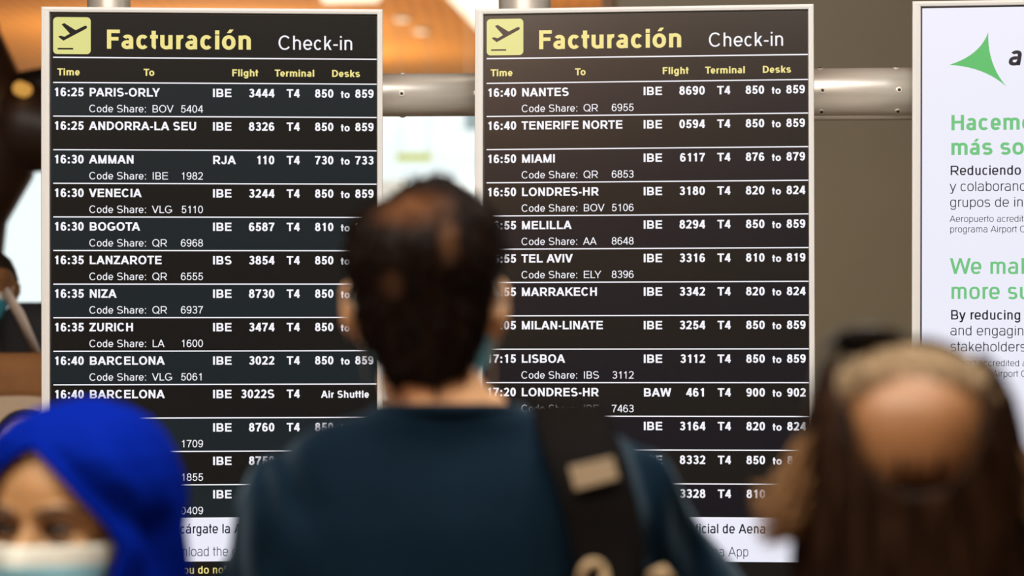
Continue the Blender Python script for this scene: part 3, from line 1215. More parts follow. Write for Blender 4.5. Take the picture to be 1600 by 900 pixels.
def person(name, label, loc, facing, H, hh, head_at, head_yaw, head_pitch, skin, arms, top_mat, leg_mat, group=None, wide=1.0, voxel=.006, wrinkles=.004, eyes=False, ear_t=.47, folds=0.0,
           sleeve_end=2, ear=1.0, head_roll=0.0, body_shift=0.0, shoulder_dz=(0, 0), shoulder_dx=(0, 0), armr=1.0):
    """A standing figure. Local frame: +Y is where it faces, feet at z = 0.
    arms: {-1: (elbow, wrist, hand direction, palm normal, curl), 1: ...}; -1 is its left."""
    k = H / 1.75
    root = empty(name, (loc[0], loc[1], 0), (0, 0, facing))
    tag(root, label, 'person', group)
    Rf = Matrix.Rotation(facing, 4, 'Z')
    # head matrix in local space; head_at = world position of the chin-level centre (ear axis)
    hp = Matrix.Translation((-loc[0], -loc[1], 0)) @ Vector(head_at).to_4d()
    hp = (Rf.inverted() @ hp).to_3d()
    Mh = Matrix.Translation(hp) @ Euler((head_pitch, head_roll, head_yaw), 'XYZ').to_matrix().to_4x4()
    bm = bmesh.new()
    head_lofts(bm, Mh, hh, ear, ear_t)
    # neck from the base of the skull into the chest
    n1 = Mh @ Vector((0, -.022, .10 * hh / .232 * .232))
    tube(bm, [n1 + Vector((0, 0, .05)), n1, Vector((body_shift + (n1.x - body_shift) * .5, -.015, 1.515 * k)), Vector((body_shift, -.012, 1.44 * k))],
         [.048 * k, .056 * k, .060 * k, .075 * k], 20)
    slices(bm, [(z, body_shift * ramp3(z, [(.95 * k, 0), (1.4 * k, 1)]), w, b, f) for z, cx, w, b, f in torso_secs(k, wide, -.012)], 32, 2.5)
    arm_pts = {}
    for sx in (-1, 1):
        sh = Vector((body_shift + sx * (.188 * k * wide + shoulder_dx[0 if sx < 0 else 1]), -.012, 1.396 * k + shoulder_dz[0 if sx < 0 else 1]))
        el, wr, hd, pn, curl = arms[sx]
        el, wr = Vector(el), Vector(wr)
        arm_pts[sx] = (sh, el, wr)
        tube(bm, [Vector((body_shift + sx * .05 * k, -.02, 1.482 * k)), Vector((body_shift + sx * .11 * k, -.018, 1.445 * k + (sh.z - 1.396 * k) * .6)), sh + Vector((0, 0, .006))], [.024 * k, .028 * k, .030 * k], 16)
        ua = [sh - (el - sh) * .08, sh, sh.lerp(el, .35), sh.lerp(el, .7), el]
        tube(bm, ua, [.032 * k * armr, .040 * k * armr, .040 * k * armr, .036 * k * armr, .034 * k], 18)
        tube(bm, [el - (wr - el) * .05, el, el.lerp(wr, .3), el.lerp(wr, .7), wr], [.030 * k, .034 * k, .036 * k, .032 * k, .026 * k], 16)
        hand(bm, wr, hd, pn, curl, k, thumb_side=1 if sx < 0 else -1)
        # legs
        hp_, kn, an = Vector((sx * .088 * k, 0, .90 * k)), Vector((sx * .095 * k, .01, .49 * k)), Vector((sx * .10 * k, -.015, .08 * k))
        tube(bm, [hp_, hp_.lerp(kn, .5), kn, kn.lerp(an, .35), an], [.085 * k, .072 * k, .053 * k, .054 * k, .036 * k], 16)
        tube(bm, [an + Vector((0, -.045 * k, -.045 * k)), an + Vector((0, .06 * k, -.045 * k)), an + Vector((sx * .012, .16 * k, -.055 * k))], [.033 * k, .036 * k, .024 * k], 12)
    fused('body', bm, voxel, skin, root, 5, eye_dents(Mh, hh) if eyes else None)
    # top garment
    if top_mat:
        bm = bmesh.new()
        ti = .014
        secs = torso_secs(k, wide, ti)
        secs = [(z, body_shift * ramp3(z, [(.95 * k, 0), (1.4 * k, 1)]), w, b - (.014 if z > 1.49 * k else 0), f) for z, cx, w, b, f in secs]
        secs = secs[:-1] + [(secs[-1][0] - .012, secs[-1][1], secs[-1][2] + .002, secs[-1][3] - .003, secs[-1][4] + .002)]
        slices(bm, secs, 36, 2.5)
        for sx in (-1, 1):
            sh, el, wr = arm_pts[sx]
            tube(bm, [Vector((body_shift + sx * .055 * k, -.02, 1.474 * k)), Vector((body_shift + sx * .11 * k, -.018, 1.446 * k + (sh.z - 1.396 * k) * .6)), sh + Vector((0, 0, .004)), sh + Vector((sx * .012, 0, -.03))], [.042 * k, .058 * k, .068 * k, .07 * k], 18)
            tube(bm, [sh - (el - sh) * .08, sh, sh.lerp(el, .35), sh.lerp(el, .7), el + (el - sh) * .04], [.060 * k * armr, .076 * k * armr, .071 * k * armr, .064 * k * armr, .060 * k], 20)
            if sleeve_end == 2:
                e2 = el.lerp(wr, .93)
                tube(bm, [el - (wr - el) * .05, el, el.lerp(wr, .4), e2], [.054 * k, .059 * k, .055 * k, .041 * k], 18)
        seed = loc[0] * 3.1 + loc[1] * 1.7

        def wr_(co):
            n = nvec(Vector((co.x * 7 + seed, co.y * 7, co.z * 5)))
            n2 = nvec(Vector((co.x * 18 + seed, co.y * 18, co.z * 9 + co.x * 10)))
            fade = max(0.15, min(1, abs(co.x - body_shift) / .2))
            n = n + Vector((0, -1, .4)) * (folds / max(wrinkles, 1e-6) * math.sin(co.x * 62 + co.z * 24 + 3 * n2.x) * max(0, min(1, (abs(co.x - body_shift) - .13) / .06)))
            return co + (n * wrinkles * 1.6 + n2 * wrinkles * .7) * fade
        fused('shirt', bm, .007, top_mat, root, 26, wr_)
    bm = bmesh.new()
    secs = [s_ for s_ in torso_secs(k, wide, .008) if s_[0] < 1.0 * k]
    slices(bm, [(.80 * k, 0, .15 * k, -.09 * k, .09 * k)] + secs, 28, 2.4)
    for sx in (-1, 1):
        hp_, kn, an = Vector((sx * .088 * k, 0, .90 * k)), Vector((sx * .095 * k, .01, .49 * k)), Vector((sx * .10 * k, -.015, .085 * k))
        tube(bm, [hp_, hp_.lerp(kn, .5), kn, kn.lerp(an, .35), an], [.098 * k, .086 * k, .068 * k, .066 * k, .062 * k], 18)
    fused('trousers', bm, .009, leg_mat, root, 4)
    for sx in (-1, 1):
        bm = bmesh.new()
        x = sx * .10 * k
        slices(bm, [(0, x, .047, -.095, .185), (.02, x, .049, -.097, .188), (.045, x, .045, -.093, .175), (.07, x, .040, -.085, .09), (.10, x, .043, -.075, .04)], 24, 2.4)
        from_bm('shoe', bm, M_shoe, root, True)
    return root, Mh, k


def hair_mat(name, a, b, scale=120, patch=None):
    """Strand-streaked hair; patch = (centre, radii, colour, strength) of a thinning spot where the scalp shows."""
    m = bpy.data.materials.new(name)
    m.use_nodes = True
    nt = m.node_tree
    bs = nt.nodes['Principled BSDF']
    bs.inputs['Roughness'].default_value = .5
    bs.inputs['Specular IOR Level'].default_value = .06
    tc = nt.nodes.new('ShaderNodeTexCoord')
    mp = nt.nodes.new('ShaderNodeMapping')
    mp.inputs['Scale'].default_value = (1, 1, .18)
    nt.links.new(tc.outputs['Object'], mp.inputs['Vector'])
    n = nt.nodes.new('ShaderNodeTexNoise')
    n.inputs['Scale'].default_value = scale
    n.inputs['Detail'].default_value = 3
    nt.links.new(mp.outputs[0], n.inputs['Vector'])
    r = nt.nodes.new('ShaderNodeValToRGB')
    r.color_ramp.elements[0].position = .35
    r.color_ramp.elements[1].position = .7
    r.color_ramp.elements[0].color = tuple(a) + (1,)
    r.color_ramp.elements[1].color = tuple(b) + (1,)
    nt.links.new(n.outputs['Fac'], r.inputs['Fac'])
    out = r.outputs['Color']
    bp = nt.nodes.new('ShaderNodeBump')
    bp.inputs['Strength'].default_value = .5
    bp.inputs['Distance'].default_value = .004
    nt.links.new(n.outputs['Fac'], bp.inputs['Height'])
    nt.links.new(bp.outputs['Normal'], bs.inputs['Normal'])
    for c, rad, colr, k in (patch or []):
        s = nt.nodes.new('ShaderNodeVectorMath')
        s.operation = 'SUBTRACT'
        s.inputs[1].default_value = c
        nt.links.new(tc.outputs['Object'], s.inputs[0])
        d = nt.nodes.new('ShaderNodeVectorMath')
        d.operation = 'DIVIDE'
        d.inputs[1].default_value = rad
        nt.links.new(s.outputs[0], d.inputs[0])
        l = nt.nodes.new('ShaderNodeVectorMath')
        l.operation = 'LENGTH'
        nt.links.new(d.outputs[0], l.inputs[0])
        mr = nt.nodes.new('ShaderNodeMapRange')
        mr.inputs[1].default_value = .35
        mr.inputs[2].default_value = 1.1
        mr.inputs[3].default_value = k
        mr.inputs[4].default_value = 0
        nt.links.new(l.outputs['Value'], mr.inputs[0])
        mx = nt.nodes.new('ShaderNodeMix')
        mx.data_type = 'RGBA'
        nt.links.new(mr.outputs[0], mx.inputs[0])
        nt.links.new(out, mx.inputs[6])
        mx.inputs[7].default_value = tuple(colr) + (1,)
        out = mx.outputs[2]
    nt.links.new(out, bs.inputs['Base Color'])
    return m


def strand(bm, pts, r0, n=6, r_tip=.15):
    m = len(pts)
    tube(bm, pts, [r0 * (1 - (1 - r_tip) * (i / (m - 1)) ** 1.5) * min(1, .3 + 3.5 * i / (m - 1)) for i in range(m)], n)


# ---- the man in the middle, seen from behind
M_shirt = mat('deep_teal_shirt', (0.0022, 0.010, 0.021), .8, spec=.04, noise_amt=.08, noise_scale=14, bump=.12, bump_scale=350, sheen=.28)
M_jeans = mat('dark_jeans', (0.015, 0.02, 0.035), .8, noise_amt=.15, noise_scale=30)
mx_, my_ = -0.070, 3.30
man, Mh, k = person('person', 'man in dark teal shirt seen from behind, short brown hair thinning at the crown', (mx_, my_), 0.0, 1.765, .238,
                    (-0.0985, my_ + .005, 1.538), -.05, .03, SKIN_A,
                    {-1: ((-.238, -.02, 1.12), (-.235, .10, .88), (.05, .25, -1), (.9, .2, 0), .18),
                     1: ((.318, .06, 1.235), (.20, .26, 1.36), (-.75, .2, .35), (-.2, -.9, 0), .35)},
                    M_shirt, M_jeans, wide=1.05, ear=1.12, ear_t=.405, wrinkles=.010, folds=.010, shoulder_dz=(-.006, .014), shoulder_dx=(-.026, -.020), armr=1.02)
for n_ in M_shirt.node_tree.nodes:
    if n_.type == 'BSDF_PRINCIPLED':
        n_.inputs['Sheen Tint'].default_value = (.55, .8, 1, 1)
# short hair: cropped shell, longer nape
HH = .238
SH_ = HH / .232
bm = bmesh.new()
secs = []
for t, wx, ex, fr in ((.055, .026, .004, -.055), (.08, .040, .010, -.045), (.13, .051, .012, -.030), (.22, .062, .012, -.015), (.32, .070, .012, -.004), (.42, .075, .013, .0), (.52, .079, .015, .010), (.60, .084, .017, .03),
                      (.68, .0885, .018, .06), (.75, .0885, .018, None), (.82, .085, .017, None), (.89, .074, .016, None), (.945, .058, .015, None), (.985, .040, .014, None), (1.02, .022, .012, None), (1.04, .008, .008, None)):
    w, f, b = headsec(min(t, 1))
    b = min(b, -.085 if t < .3 else b)
    b = min(b - ex, ramp3(t, [(.3, -.1), (.5, -.106), (.56, -.05)])) if t > .3 else ramp3(t, [(0, -.078), (.1, -.088), (.3, -.1)])
    f = f + ex * .6 if fr is None else fr
    secs.append((t * HH, 0, wx * SH_, b * SH_, f * SH_))
slices(bm, secs, 40, 2.3, M=Mh)
Mhi = Mh.inverted()


def short_hair(co):
    p = Mhi @ co
    a = math.atan2(p.x, -p.y)
    n = noise.noise(Vector((a * 9, p.z * 14, 3))) + .6 * noise.noise(Vector((a * 24, p.z * 22, 9)))
    d = Vector((p.x, p.y, max(0, p.z - .12))).normalized()
    p += d * .0032 * n
    if p.z < .055:
        p.z += .012 * noise.noise(Vector((p.x * 45, 5, 2)))
    # cow-lick ridge on the crown, right of centre
    g = math.exp(-((p.x - .028) / .03) ** 2 - ((p.z - HH * 1.0) / .03) ** 2)
    p.z += .010 * g
    p.z -= .006 * math.exp(-((p.x + .050) / .026) ** 2 - ((p.z - HH * .98) / .035) ** 2)
    return Mh @ p


hair_patch = [(tuple(Mh @ Vector((-.008, -.076, .212))), (.052, .05, .030), (.13, .05, .018), .65),
              (tuple(Mh @ Vector((.032, -.095, .175))), (.016, .03, .034), (.22, .10, .045), .45),
              (tuple(Mh @ Vector((-.030, -.112, .130))), (.016, .03, .018), (.15, .07, .035), .35)]
M_hair_man = hair_mat('short_brown_hair', (.0025, .0012, .001), (.012, .006, .0035), 150, hair_patch)
hair = fused('hair', bm, .004, M_hair_man, man, 4, short_hair)
# loose tufts over the shell
bm = bmesh.new()
rnd = random.Random(3)
vs = [v.co.copy() for v in hair.data.vertices]
ns = [v.normal.copy() for v in hair.data.vertices]
for i in rnd.sample(range(len(vs)), 900):
    p, n = vs[i], ns[i]
    q = Mhi @ p
    if q.z < .0 or q.y > .06 and q.z < .16:
        continue
    down = Vector((rnd.uniform(-.3, .3) + q.x * 4, rnd.uniform(-.2, .2), -1)) if q.z < .19 else Vector((q.x * 6 + rnd.uniform(-.6, .6), .5 + rnd.uniform(-.6, .6), -.1))
    tdir = (down - n * down.dot(n)).normalized()
    L = rnd.uniform(.012, .024)
    strand(bm, [p - n * .002, p + tdir * L * .5 + n * .0028, p + tdir * L + n * rnd.uniform(.001, .005)], .0017, 4)
from_bm('hair_tufts', bm, M_hair_man, hair)
# collar rib
bm = bmesh.new()
ringp = []
zc = 1.510 * k
for i in range(29):
    a = 2 * PI * i / 28
    ringp.append((-.004 + .083 * math.cos(a), -.012 + .074 * math.sin(a), zc - .004 - .016 * math.sin(a) * (1 if math.sin(a) > 0 else .25)))
tube(bm, ringp, .0075, 10)
from_bm('collar', bm, M_shirt, man, True)


def face_mask(parent, Mh, hh, z0, z1, half, lift, pleats=True, name='face_mask'):
    """A pleated surgical mask wrapped round the lower face."""
    s = hh / .232
    bm = bmesh.new()
    nu, nv = 28, 16
    grid = []
    for j in range(nv + 1):
        t = z0 + (z1 - z0) * j / nv
        row = []
        for i in range(nu + 1):
            a = half * (2 * i / nu - 1)
            w, f, b = headsec(max(.03, t))
            cy, dp = (f + b) / 2, (f - b) / 2
            sx_, cx_ = math.sin(a), math.cos(a)
            c, q = abs(cx_) ** (2 / 2.25) * (1 if cx_ > 0 else -1), abs(sx_) ** (2 / 2.25) * (1 if sx_ > 0 else -1)
            x, y = w * q, cy + dp * c
            y += (.020 * math.exp(-(x / .018) ** 2) * ramp3(t, [(.2, .3), (.36, 1), (.46, .75), (.55, .25)]) + lift)
            y += .010 * math.exp(-(x / .03) ** 2) * ramp3(t, [(0, .6), (.25, .3), (.5, 0)])
            x *= 1 + lift / .07
            if pleats and .15 < j / nv < .85 and j % 4 == 0:
                y += .002
            z = t * hh
            row.append(bm.verts.new(Mh @ Vector((x * s, y * s, z))))
        grid.append(row)
    for j in range(nv):
        for i in range(nu):
            f = bm.faces.new((grid[j][i], grid[j][i + 1], grid[j + 1][i + 1], grid[j + 1][i]))
            f.material_index = 1 if j >= nv - 3 else 0
    o = from_bm(name, bm, [M_mask, M_mask_band], parent, True)
    so = o.modifiers.new('thickness', 'SOLIDIFY')
    so.thickness = .0015
    for sx in (-1, 1):
        bm = bmesh.new()
        w, f, b = headsec(.45)
        a = Mh @ Vector((sx * (abs(math.sin(half)) * w + lift) * s, .035 * s, (z1 - .02) * hh))
        e = Mh @ Vector((sx * .079 * s, -.012 * s, .62 * hh))
        e2 = Mh @ Vector((sx * .084 * s, -.030 * s, .46 * hh))
        e3 = Mh @ Vector((sx * .075 * s, -.008 * s, .33 * hh))
        c = Mh @ Vector((sx * (abs(math.sin(half)) * headsec(.15)[0] + lift) * s, .03 * s, (z0 + .03) * hh))
        tube(bm, bez(a, a.lerp(e, .5), e, e, 5) + [e2, e3] + [c], .0016, 6)
        from_bm('ear_loop', bm, M_mask_band, o, True)
    return o


face_mask(man, Mh, HH, .0, .42, 1.72, .022)

# ---- backpack slung on his right shoulder
M_strap = mat('black_webbing', (0.0035, 0.0025, 0.0022), .75, spec=.05, noise_amt=.1, noise_scale=20, bump=.2, bump_scale=250)
M_strap_edge = mat('black_piping', (0.003, 0.0025, 0.0025), .75, spec=.05)
M_patch = mat('tan_patch', (0.21, 0.155, 0.09), .7, noise_amt=.08, noise_scale=60, bump=.15, bump_scale=300)
M_tan = mat('tan_cord', (0.36, 0.26, 0.14), .65, noise_amt=.1, noise_scale=60)
bag = empty('backpack', (0.10, 3.10, .98))
tag(bag, 'black backpack on the man\'s shoulder, its wide strap with a tan patch', 'backpack')
bo = bag.location.copy()


def ribbon(bm, centers, widths, thick, normals=None, mi=0):
    """A padded strap: rounded rectangle swept along centres; widths run sideways in the picture plane."""
    rings = []
    for i, c in enumerate(centers):
        a, b = centers[max(i - 1, 0)], centers[min(i + 1, len(centers) - 1)]
        t = (Vector(b) - Vector(a)).normalized()
        nrm = Vector(normals[i]).normalized()
        sd = t.cross(nrm).normalized()
        nrm = sd.cross(t).normalized()
        w = widths[i] / 2
        ring = []
        for kx, ky in ((-1, -.4), (-.93, -.9), (-.5, -1), (0, -1), (.5, -1), (.93, -.9), (1, -.4), (1, .4), (.93, .9), (.5, 1), (0, 1.05), (-.5, 1), (-.93, .9), (-1, .4)):
            ring.append(Vector(c) + sd * (w * kx) + nrm * (thick / 2 * ky))
        rings.append(ring)
    ring_loft(bm, rings, True, mi)


SY = my_ - .140
ctr = [Vector((0.205 * 0 + .075, my_ + .115, 1.43)), at(880, 642, my_ + .075), at(885, 632, my_ + .015), at(893, 650, my_ - .05), at(905, 690, my_ - .098), at(925, 745, my_ - .126), at(940, 800, my_ - .137), at(951, 860, my_ - .145), at(956, 930, my_ - .16),
       at(950, 1010, my_ - .18)]
nrm = [(0, 1, .3), (0, .7, 1), (0, 0, 1), (0, -.7, 1), (0, -1, .6), (0, -1, .25), (0, -1, .1), (0, -1, .1), (0, -1, .1), (0, -1, .1)]
wid = [.06, .075, .078, .078, .076, .073, .072, .070, .060, .05]
bm = bmesh.new()
ribbon(bm, [c - bo for c in ctr], wid, .014, nrm)
bmesh.ops.recalc_face_normals(bm, faces=list(bm.faces))
strap = from_bm('shoulder_strap', bm, M_strap, bag, True)
sub = strap.modifiers.new('round', 'SUBSURF')
sub.levels = sub.render_levels = 2
bm = bmesh.new()
for sgn in (-1, 1):
    pts = []
    for i in range(1, len(ctr) - 1):
        t = (ctr[i + 1] - ctr[i - 1]).normalized()
        sd = t.cross(Vector(nrm[i]).normalized()).normalized()
        pts.append(ctr[i] - bo + sd * (wid[i] / 2 * sgn * 1.0))
    tube(bm, pts, .0055, 8)
from_bm('strap_piping', bm, M_strap_edge, strap, True)
bm = bmesh.new()
pc = [at(888, 729, my_ - .139), at(957, 713, my_ - .139), at(967, 748, my_ - .146), at(898, 766, my_ - .146)]
vsf = [bm.verts.new(p - bo) for p in (pc[3], pc[2], pc[1], pc[0])]
bm.faces.new(vsf)
r_ = bmesh.ops.extrude_face_region(bm, geom=list(bm.faces))
for v in r_['geom']:
    if isinstance(v, bmesh.types.BMVert):
        v.co.y -= .004
bmesh.ops.recalc_face_normals(bm, faces=list(bm.faces))
bevel(bm, .001)
from_bm('patch', bm, M_patch, strap)
# tan carrying loop and the bag below
bm = bmesh.new()
lc = at(927, 905, my_ - .175) - bo
lpts = [lc + Vector((.013 * math.cos(a), 0.004 * math.sin(2 * a), .018 * math.sin(a))) for a in [math.radians(-70 + 320 * i / 20) for i in range(21)]]
tube(bm, lpts, .0052, 10)
from_bm('tan_loop', bm, M_tan, bag, True)
bm = bmesh.new()
tube(bm, [at(1015, 902, my_ - .16) - bo, at(1035, 893, my_ - .165) - bo, at(1050, 910, my_ - .165) - bo], [.006, .008, .006], 10)
from_bm('zip_pull', bm, M_tan, bag, True)
bm = bmesh.new()
slices(bm, [(-.30, 0, .12, -.06, .055), (-.28, 0, .145, -.085, .06), (-.10, 0, .155, -.10, .06), (.10, 0, .15, -.085, .055), (.22, .0, .135, -.055, .045), (.285, .0, .10, -.028, .03), (.30, 0, .06, -.01, .015)], 36, 3.2)
bmesh.ops.translate(bm, verts=list(bm.verts), vec=(0, -.03, 0))
from_bm('bag_body', bm, M_strap, bag, True)
bm = bmesh.new()
slices(bm, [(-.26, 0, .10, -.05, .02), (-.24, 0, .115, -.06, .02), (-.08, 0, .115, -.06, .02), (-.06, 0, .10, -.05, .02)], 28, 3.2)
bmesh.ops.translate(bm, verts=list(bm.verts), vec=(0, -.105, 0))
from_bm('front_pocket', bm, M_strap, bag, True)

# ---- the woman in the blue headscarf
M_scarf = mat('royal_blue_cloth', (0.0005, 0.011, 0.23), .8, spec=.02, noise_amt=.06, noise_scale=16, bump=.1, bump_scale=400)
M_coat = mat('dark_blue_coat', (0.01, 0.014, 0.05), .8)
wx, wy = at(108, 0, 3.12).x, 3.12
WH = .226
chin_z = 1.66 - (825 - 450) / FPX * 3.03 - .525 * WH
fac = math.radians(158)
woman, Wh, wk = person('person', 'woman facing the camera in a royal blue headscarf and pale surgical mask', (wx, wy), fac, chin_z + WH, WH,
                       (wx, wy, chin_z), 0, 0, SKIN_B,
                       {-1: ((-.22, -.02, .93), (-.215, .08, .72), (0, .2, -1), (.9, .2, 0), .2), 1: ((.22, -.02, .93), (.215, .08, .72), (0, .2, -1), (-.9, .2, 0), .2)},
                       M_coat, M_jeans, voxel=.0045, eyes=True, wide=.92)
s = WH / .232
Wi = Wh.inverted()
# eyes, lids, brows
M_eye = mat('eye_white', (.62, .58, .52), .15)
M_iris = mat('dark_iris', (.020, .010, .006), .08)
M_lash = mat('dark_lashes', (.010, .006, .005), .6)
for sx in (-1, 1):
    c = Vector((sx * .0315 * s, .0795 * s, .525 * WH))
    bm = bmesh.new()
    ball(bm, c, .0118, .0118, .0118, Wh)
    ey = from_bm('eye', bm, M_eye, woman, True)
    look = Vector((.12 * sx * 0 + .25, 1, .0)).normalized()
    bm = bmesh.new()
    tube(bm, [c + look * .0092, c + look * .0113, c + look * .0122], [.0062, .0060, .003], 18, M=Wh)
    from_bm('iris', bm, M_iris, ey, True)
    for up in (1, -1):
        bm = bmesh.new()
        arcp = []
        for i in range(11):
            a = PI * i / 10
            x = -.0155 * math.cos(a)
            arcp.append(c + Vector((x, .0125 - (x / .0155) ** 2 * .0055 , up * (.0058 if up > 0 else .0050) * math.sin(a))))
        tube(bm, arcp, [.0012 + (.0019 if up > 0 else .0008) * math.sin(PI * i / 10) for i in range(11)], 8, M=Wh)
        from_bm('eyelashes', bm, M_lash, woman, True)
    bm = bmesh.new()
    pts = [Vector((sx * x * s, y * s, z * WH)) for x, y, z in ((.012, .101, .600), (.022, .102, .618), (.036, .0985, .632), (.048, .0885, .622), (.056, .078, .605))]
    tube(bm, pts, [.0034, .0042, .0038, .003, .0012], 8, flat=.5, M=Wh)
    from_bm('eyebrow', bm, M_lash, woman, True)
face_mask(woman, Wh, WH, -.03, .455, 1.36, .010)

# headscarf: a draped shell with a pointed opening for the face
bm = bmesh.new()
secs = []
for z, w, b, f in ((-.22, .19, -.15, .13), (-.17, .165, -.15, .135), (-.11, .128, -.152, .132), (-.05, .108, -.152, .126), (.0, .103, -.150, .112), (.05, .105, -.150, .106), (.10, .107, -.150, .1035),
                   (.14, .107, -.150, .1035), (.17, .104, -.147, .102), (.195, .097, -.140, .094), (.215, .085, -.126, .080), (.232, .068, -.106, .060), (.245, .046, -.080, .034), (.253, .022, -.052, .0), (.256, .006, -.034, -.018)):
    secs.append((z, 0, w, b, f))
rings = []
NR = 96
for z, cx, w, yb, yf in secs:
    cy, d = (yb + yf) / 2, (yf - yb) / 2
    ring = []
    for i in range(NR):
        c, q = sell(2 * PI * i / NR, 2.15)
        ring.append(Vector((w * c, cy + d * q, z)))
    rings.append(ring)
fine = []
for a, b in zip(rings[:-1], rings[1:]):
    for j in range(5):
        fine.append([p.lerp(q, j / 5) for p, q in zip(a, b)])
fine.append(rings[-1])


OPENING = [(-.045, .0), (-.02, .050), (.02, .074), (.06, .085), (.095, .091), (.12, .084), (.145, .069), (.17, .049), (.19, .030), (.212, .0)]


def in_face(p):
    """Pointed opening: apex at the hairline, wide at the cheeks, closed below the chin."""
    if p.y < .012:
        return False
    h = ramp3(p.z, [(-.045, .0), (-.02, .050), (.02, .074), (.06, .085), (.095, .091), (.12, .084), (.145, .069), (.17, .049), (.19, .030), (.212, .0)])
    return abs(p.x) < h


def drape(p):
    a = math.atan2(p.x, -p.y)           # 0 at the back of the head
    n = 0
    # long folds falling from the brow back round the jaw
    n += math.sin(a * 7 + p.z * 22) * .0042 * ramp3(p.z, [(-.2, 1.5), (.1, 1), (.2, .35), (.25, 0)])
    n += math.sin(abs(a) * 11 - p.z * 55 + 1.2) * .0028 * ramp3(p.z, [(-.2, 1.2), (.14, 1), (.22, .2)])
    n += noise.noise(p * 16) * .004
    if p.y > -.05:
        # the cloth sinks behind its edge beside the face, then swells into an outer fold
        g = abs(p.x) - ramp3(p.z, OPENING)
        fz = ramp3(p.z, [(-.08, 0), (.02, 1), (.17, 1), (.215, .25), (.24, 0)]) * ramp3(p.y, [(-.05, 0), (.0, 1), (.2, 1)])
        n += (-.017 * math.exp(-((g - .020) / .011) ** 2)) * fz
    d = Vector((p.x, p.y, p.z * .4)).normalized()
    return p + d * n


verts = [[None] * NR for _ in fine]
for r, ring in enumerate(fine):
    for i, p in enumerate(ring):
        verts[r][i] = bm.verts.new(Wh @ drape(p * 1.0))
for r in range(len(fine) - 1):
    for i in range(NR):
        j = (i + 1) % NR
        c = (fine[r][i] + fine[r][j] + fine[r + 1][i] + fine[r + 1][j]) / 4
        if in_face(c):
            continue
        bm.faces.new((verts[r][i], verts[r][j], verts[r + 1][j], verts[r + 1][i]))
bm.faces.new(verts[-1])
bmesh.ops.delete(bm, geom=[v for v in bm.verts if not v.link_faces], context='VERTS')
# soften the opening's stepped edge
for _ in range(8):
    bmesh.ops.smooth_vert(bm, verts=[v for v in bm.verts if v.is_boundary], factor=.5, use_axis_x=True, use_axis_y=True, use_axis_z=True)
scarf = from_bm('headscarf', bm, M_scarf, woman, True)
so = scarf.modifiers.new('thickness', 'SOLIDIFY')
so.thickness = .004
so.offset = -1
sb = scarf.modifiers.new('round', 'SUBSURF')
sb.levels = sb.render_levels = 1
# the rolled hem round the face, with a dark under-cap line at the forehead
hem = []
for zz in [x / 100 for x in range(-2, 22)]:
    h = ramp3(zz, [(-.045, .0), (-.02, .050), (.02, .074), (.06, .085), (.095, .091), (.12, .084), (.145, .069), (.17, .049), (.19, .030), (.212, .0)])
    hem.append((h, zz))


def hem_pt(h, zz, sx):
    lo = [s_ for s_ in secs if s_[0] <= zz][-1]
    hi = [s_ for s_ in secs if s_[0] > zz][0]
    t = (zz - lo[0]) / (hi[0] - lo[0])
    w = lo[2] + (hi[2] - lo[2]) * t
    b = lo[3] + (hi[3] - lo[3]) * t
    f = lo[4] + (hi[4] - lo[4]) * t
    q = min(.999, h / w)
    y = (b + f) / 2 + (f - b) / 2 * (1 - q ** 2.15) ** (1 / 2.15)
    return Vector((sx * h, y, zz))


bm = bmesh.new()
pts = [hem_pt(h, z, -1) for h, z in hem] + [hem_pt(h, z, 1) for h, z in reversed(hem[:-1])]
tube(bm, [Wh @ p for p in pts], .0045, 10)
from_bm('scarf_hem', bm, M_scarf, scarf, True)

# ---- the long-haired person at the right, bald on the crown
M_hair_long = hair_mat('long_dark_brown_hair', (.006, .003, .002), (.034, .016, .008), 90)
M_jacket = mat('black_jacket', (.012, .010, .010), .8)
bx, by = at(1418, 0, 2.7).x, 2.70
BH = .235
top_z = at(0, 540, 2.7).z - .008
bald, Bh, bk = person('person', 'person seen from behind with a bald crown and long wavy brown hair', (bx, by), 0.0, top_z, BH, (bx, by, top_z - BH + .004), -.06, .10, SKIN_C,
                      {-1: ((-.24, -.02, 1.00), (-.235, .10, .77), (0, .2, -1), (.9, .2, 0), .2), 1: ((.24, -.02, 1.00), (.235, .10, .77), (0, .2, -1), (-.9, .2, 0), .2)},
                      M_jacket, M_jeans, wide=1.0)
Bi = Bh.inverted()
bm = bmesh.new()
NR = 72
rings = []
for z, w, b, f in ((-.16, .120, -.115, -.01), (-.10, .118, -.120, .0), (-.04, .108, -.122, .010), (.02, .102, -.120, .02), (.08, .102, -.118, .025), (.12, .102, -.118, .04), (.16, .101, -.114, .07), (.19, .096, -.104, .10), (.215, .083, -.088, .085), (.232, .064, -.066, .055), (.244, .030, -.04, .02)):
    cy, d = (b + f) / 2, (f - b) / 2
    rings.append([Vector((w * sell(2 * PI * i / NR, 2.2)[0], cy + d * sell(2 * PI * i / NR, 2.2)[1], z)) for i in range(NR)])
fine = []
for a, b in zip(rings[:-1], rings[1:]):
    for j in range(4):
        fine.append([p.lerp(q, j / 4) for p, q in zip(a, b)])
fine.append(rings[-1])


def in_crown(p):
    """Bald patch from the forehead over the crown to high on the back of the head."""
    if p.z < .10:
        return False
    n = .012 * noise.noise(Vector((p.x * 22, p.y * 22, p.z * 22)))
    if p.y > -.03:
        return abs(p.x + .004) < .066 + n and p.z > .12
    zb = .120 + (abs(p.x + .004) / .066) ** 2.4 * .085
    return p.z > zb + n


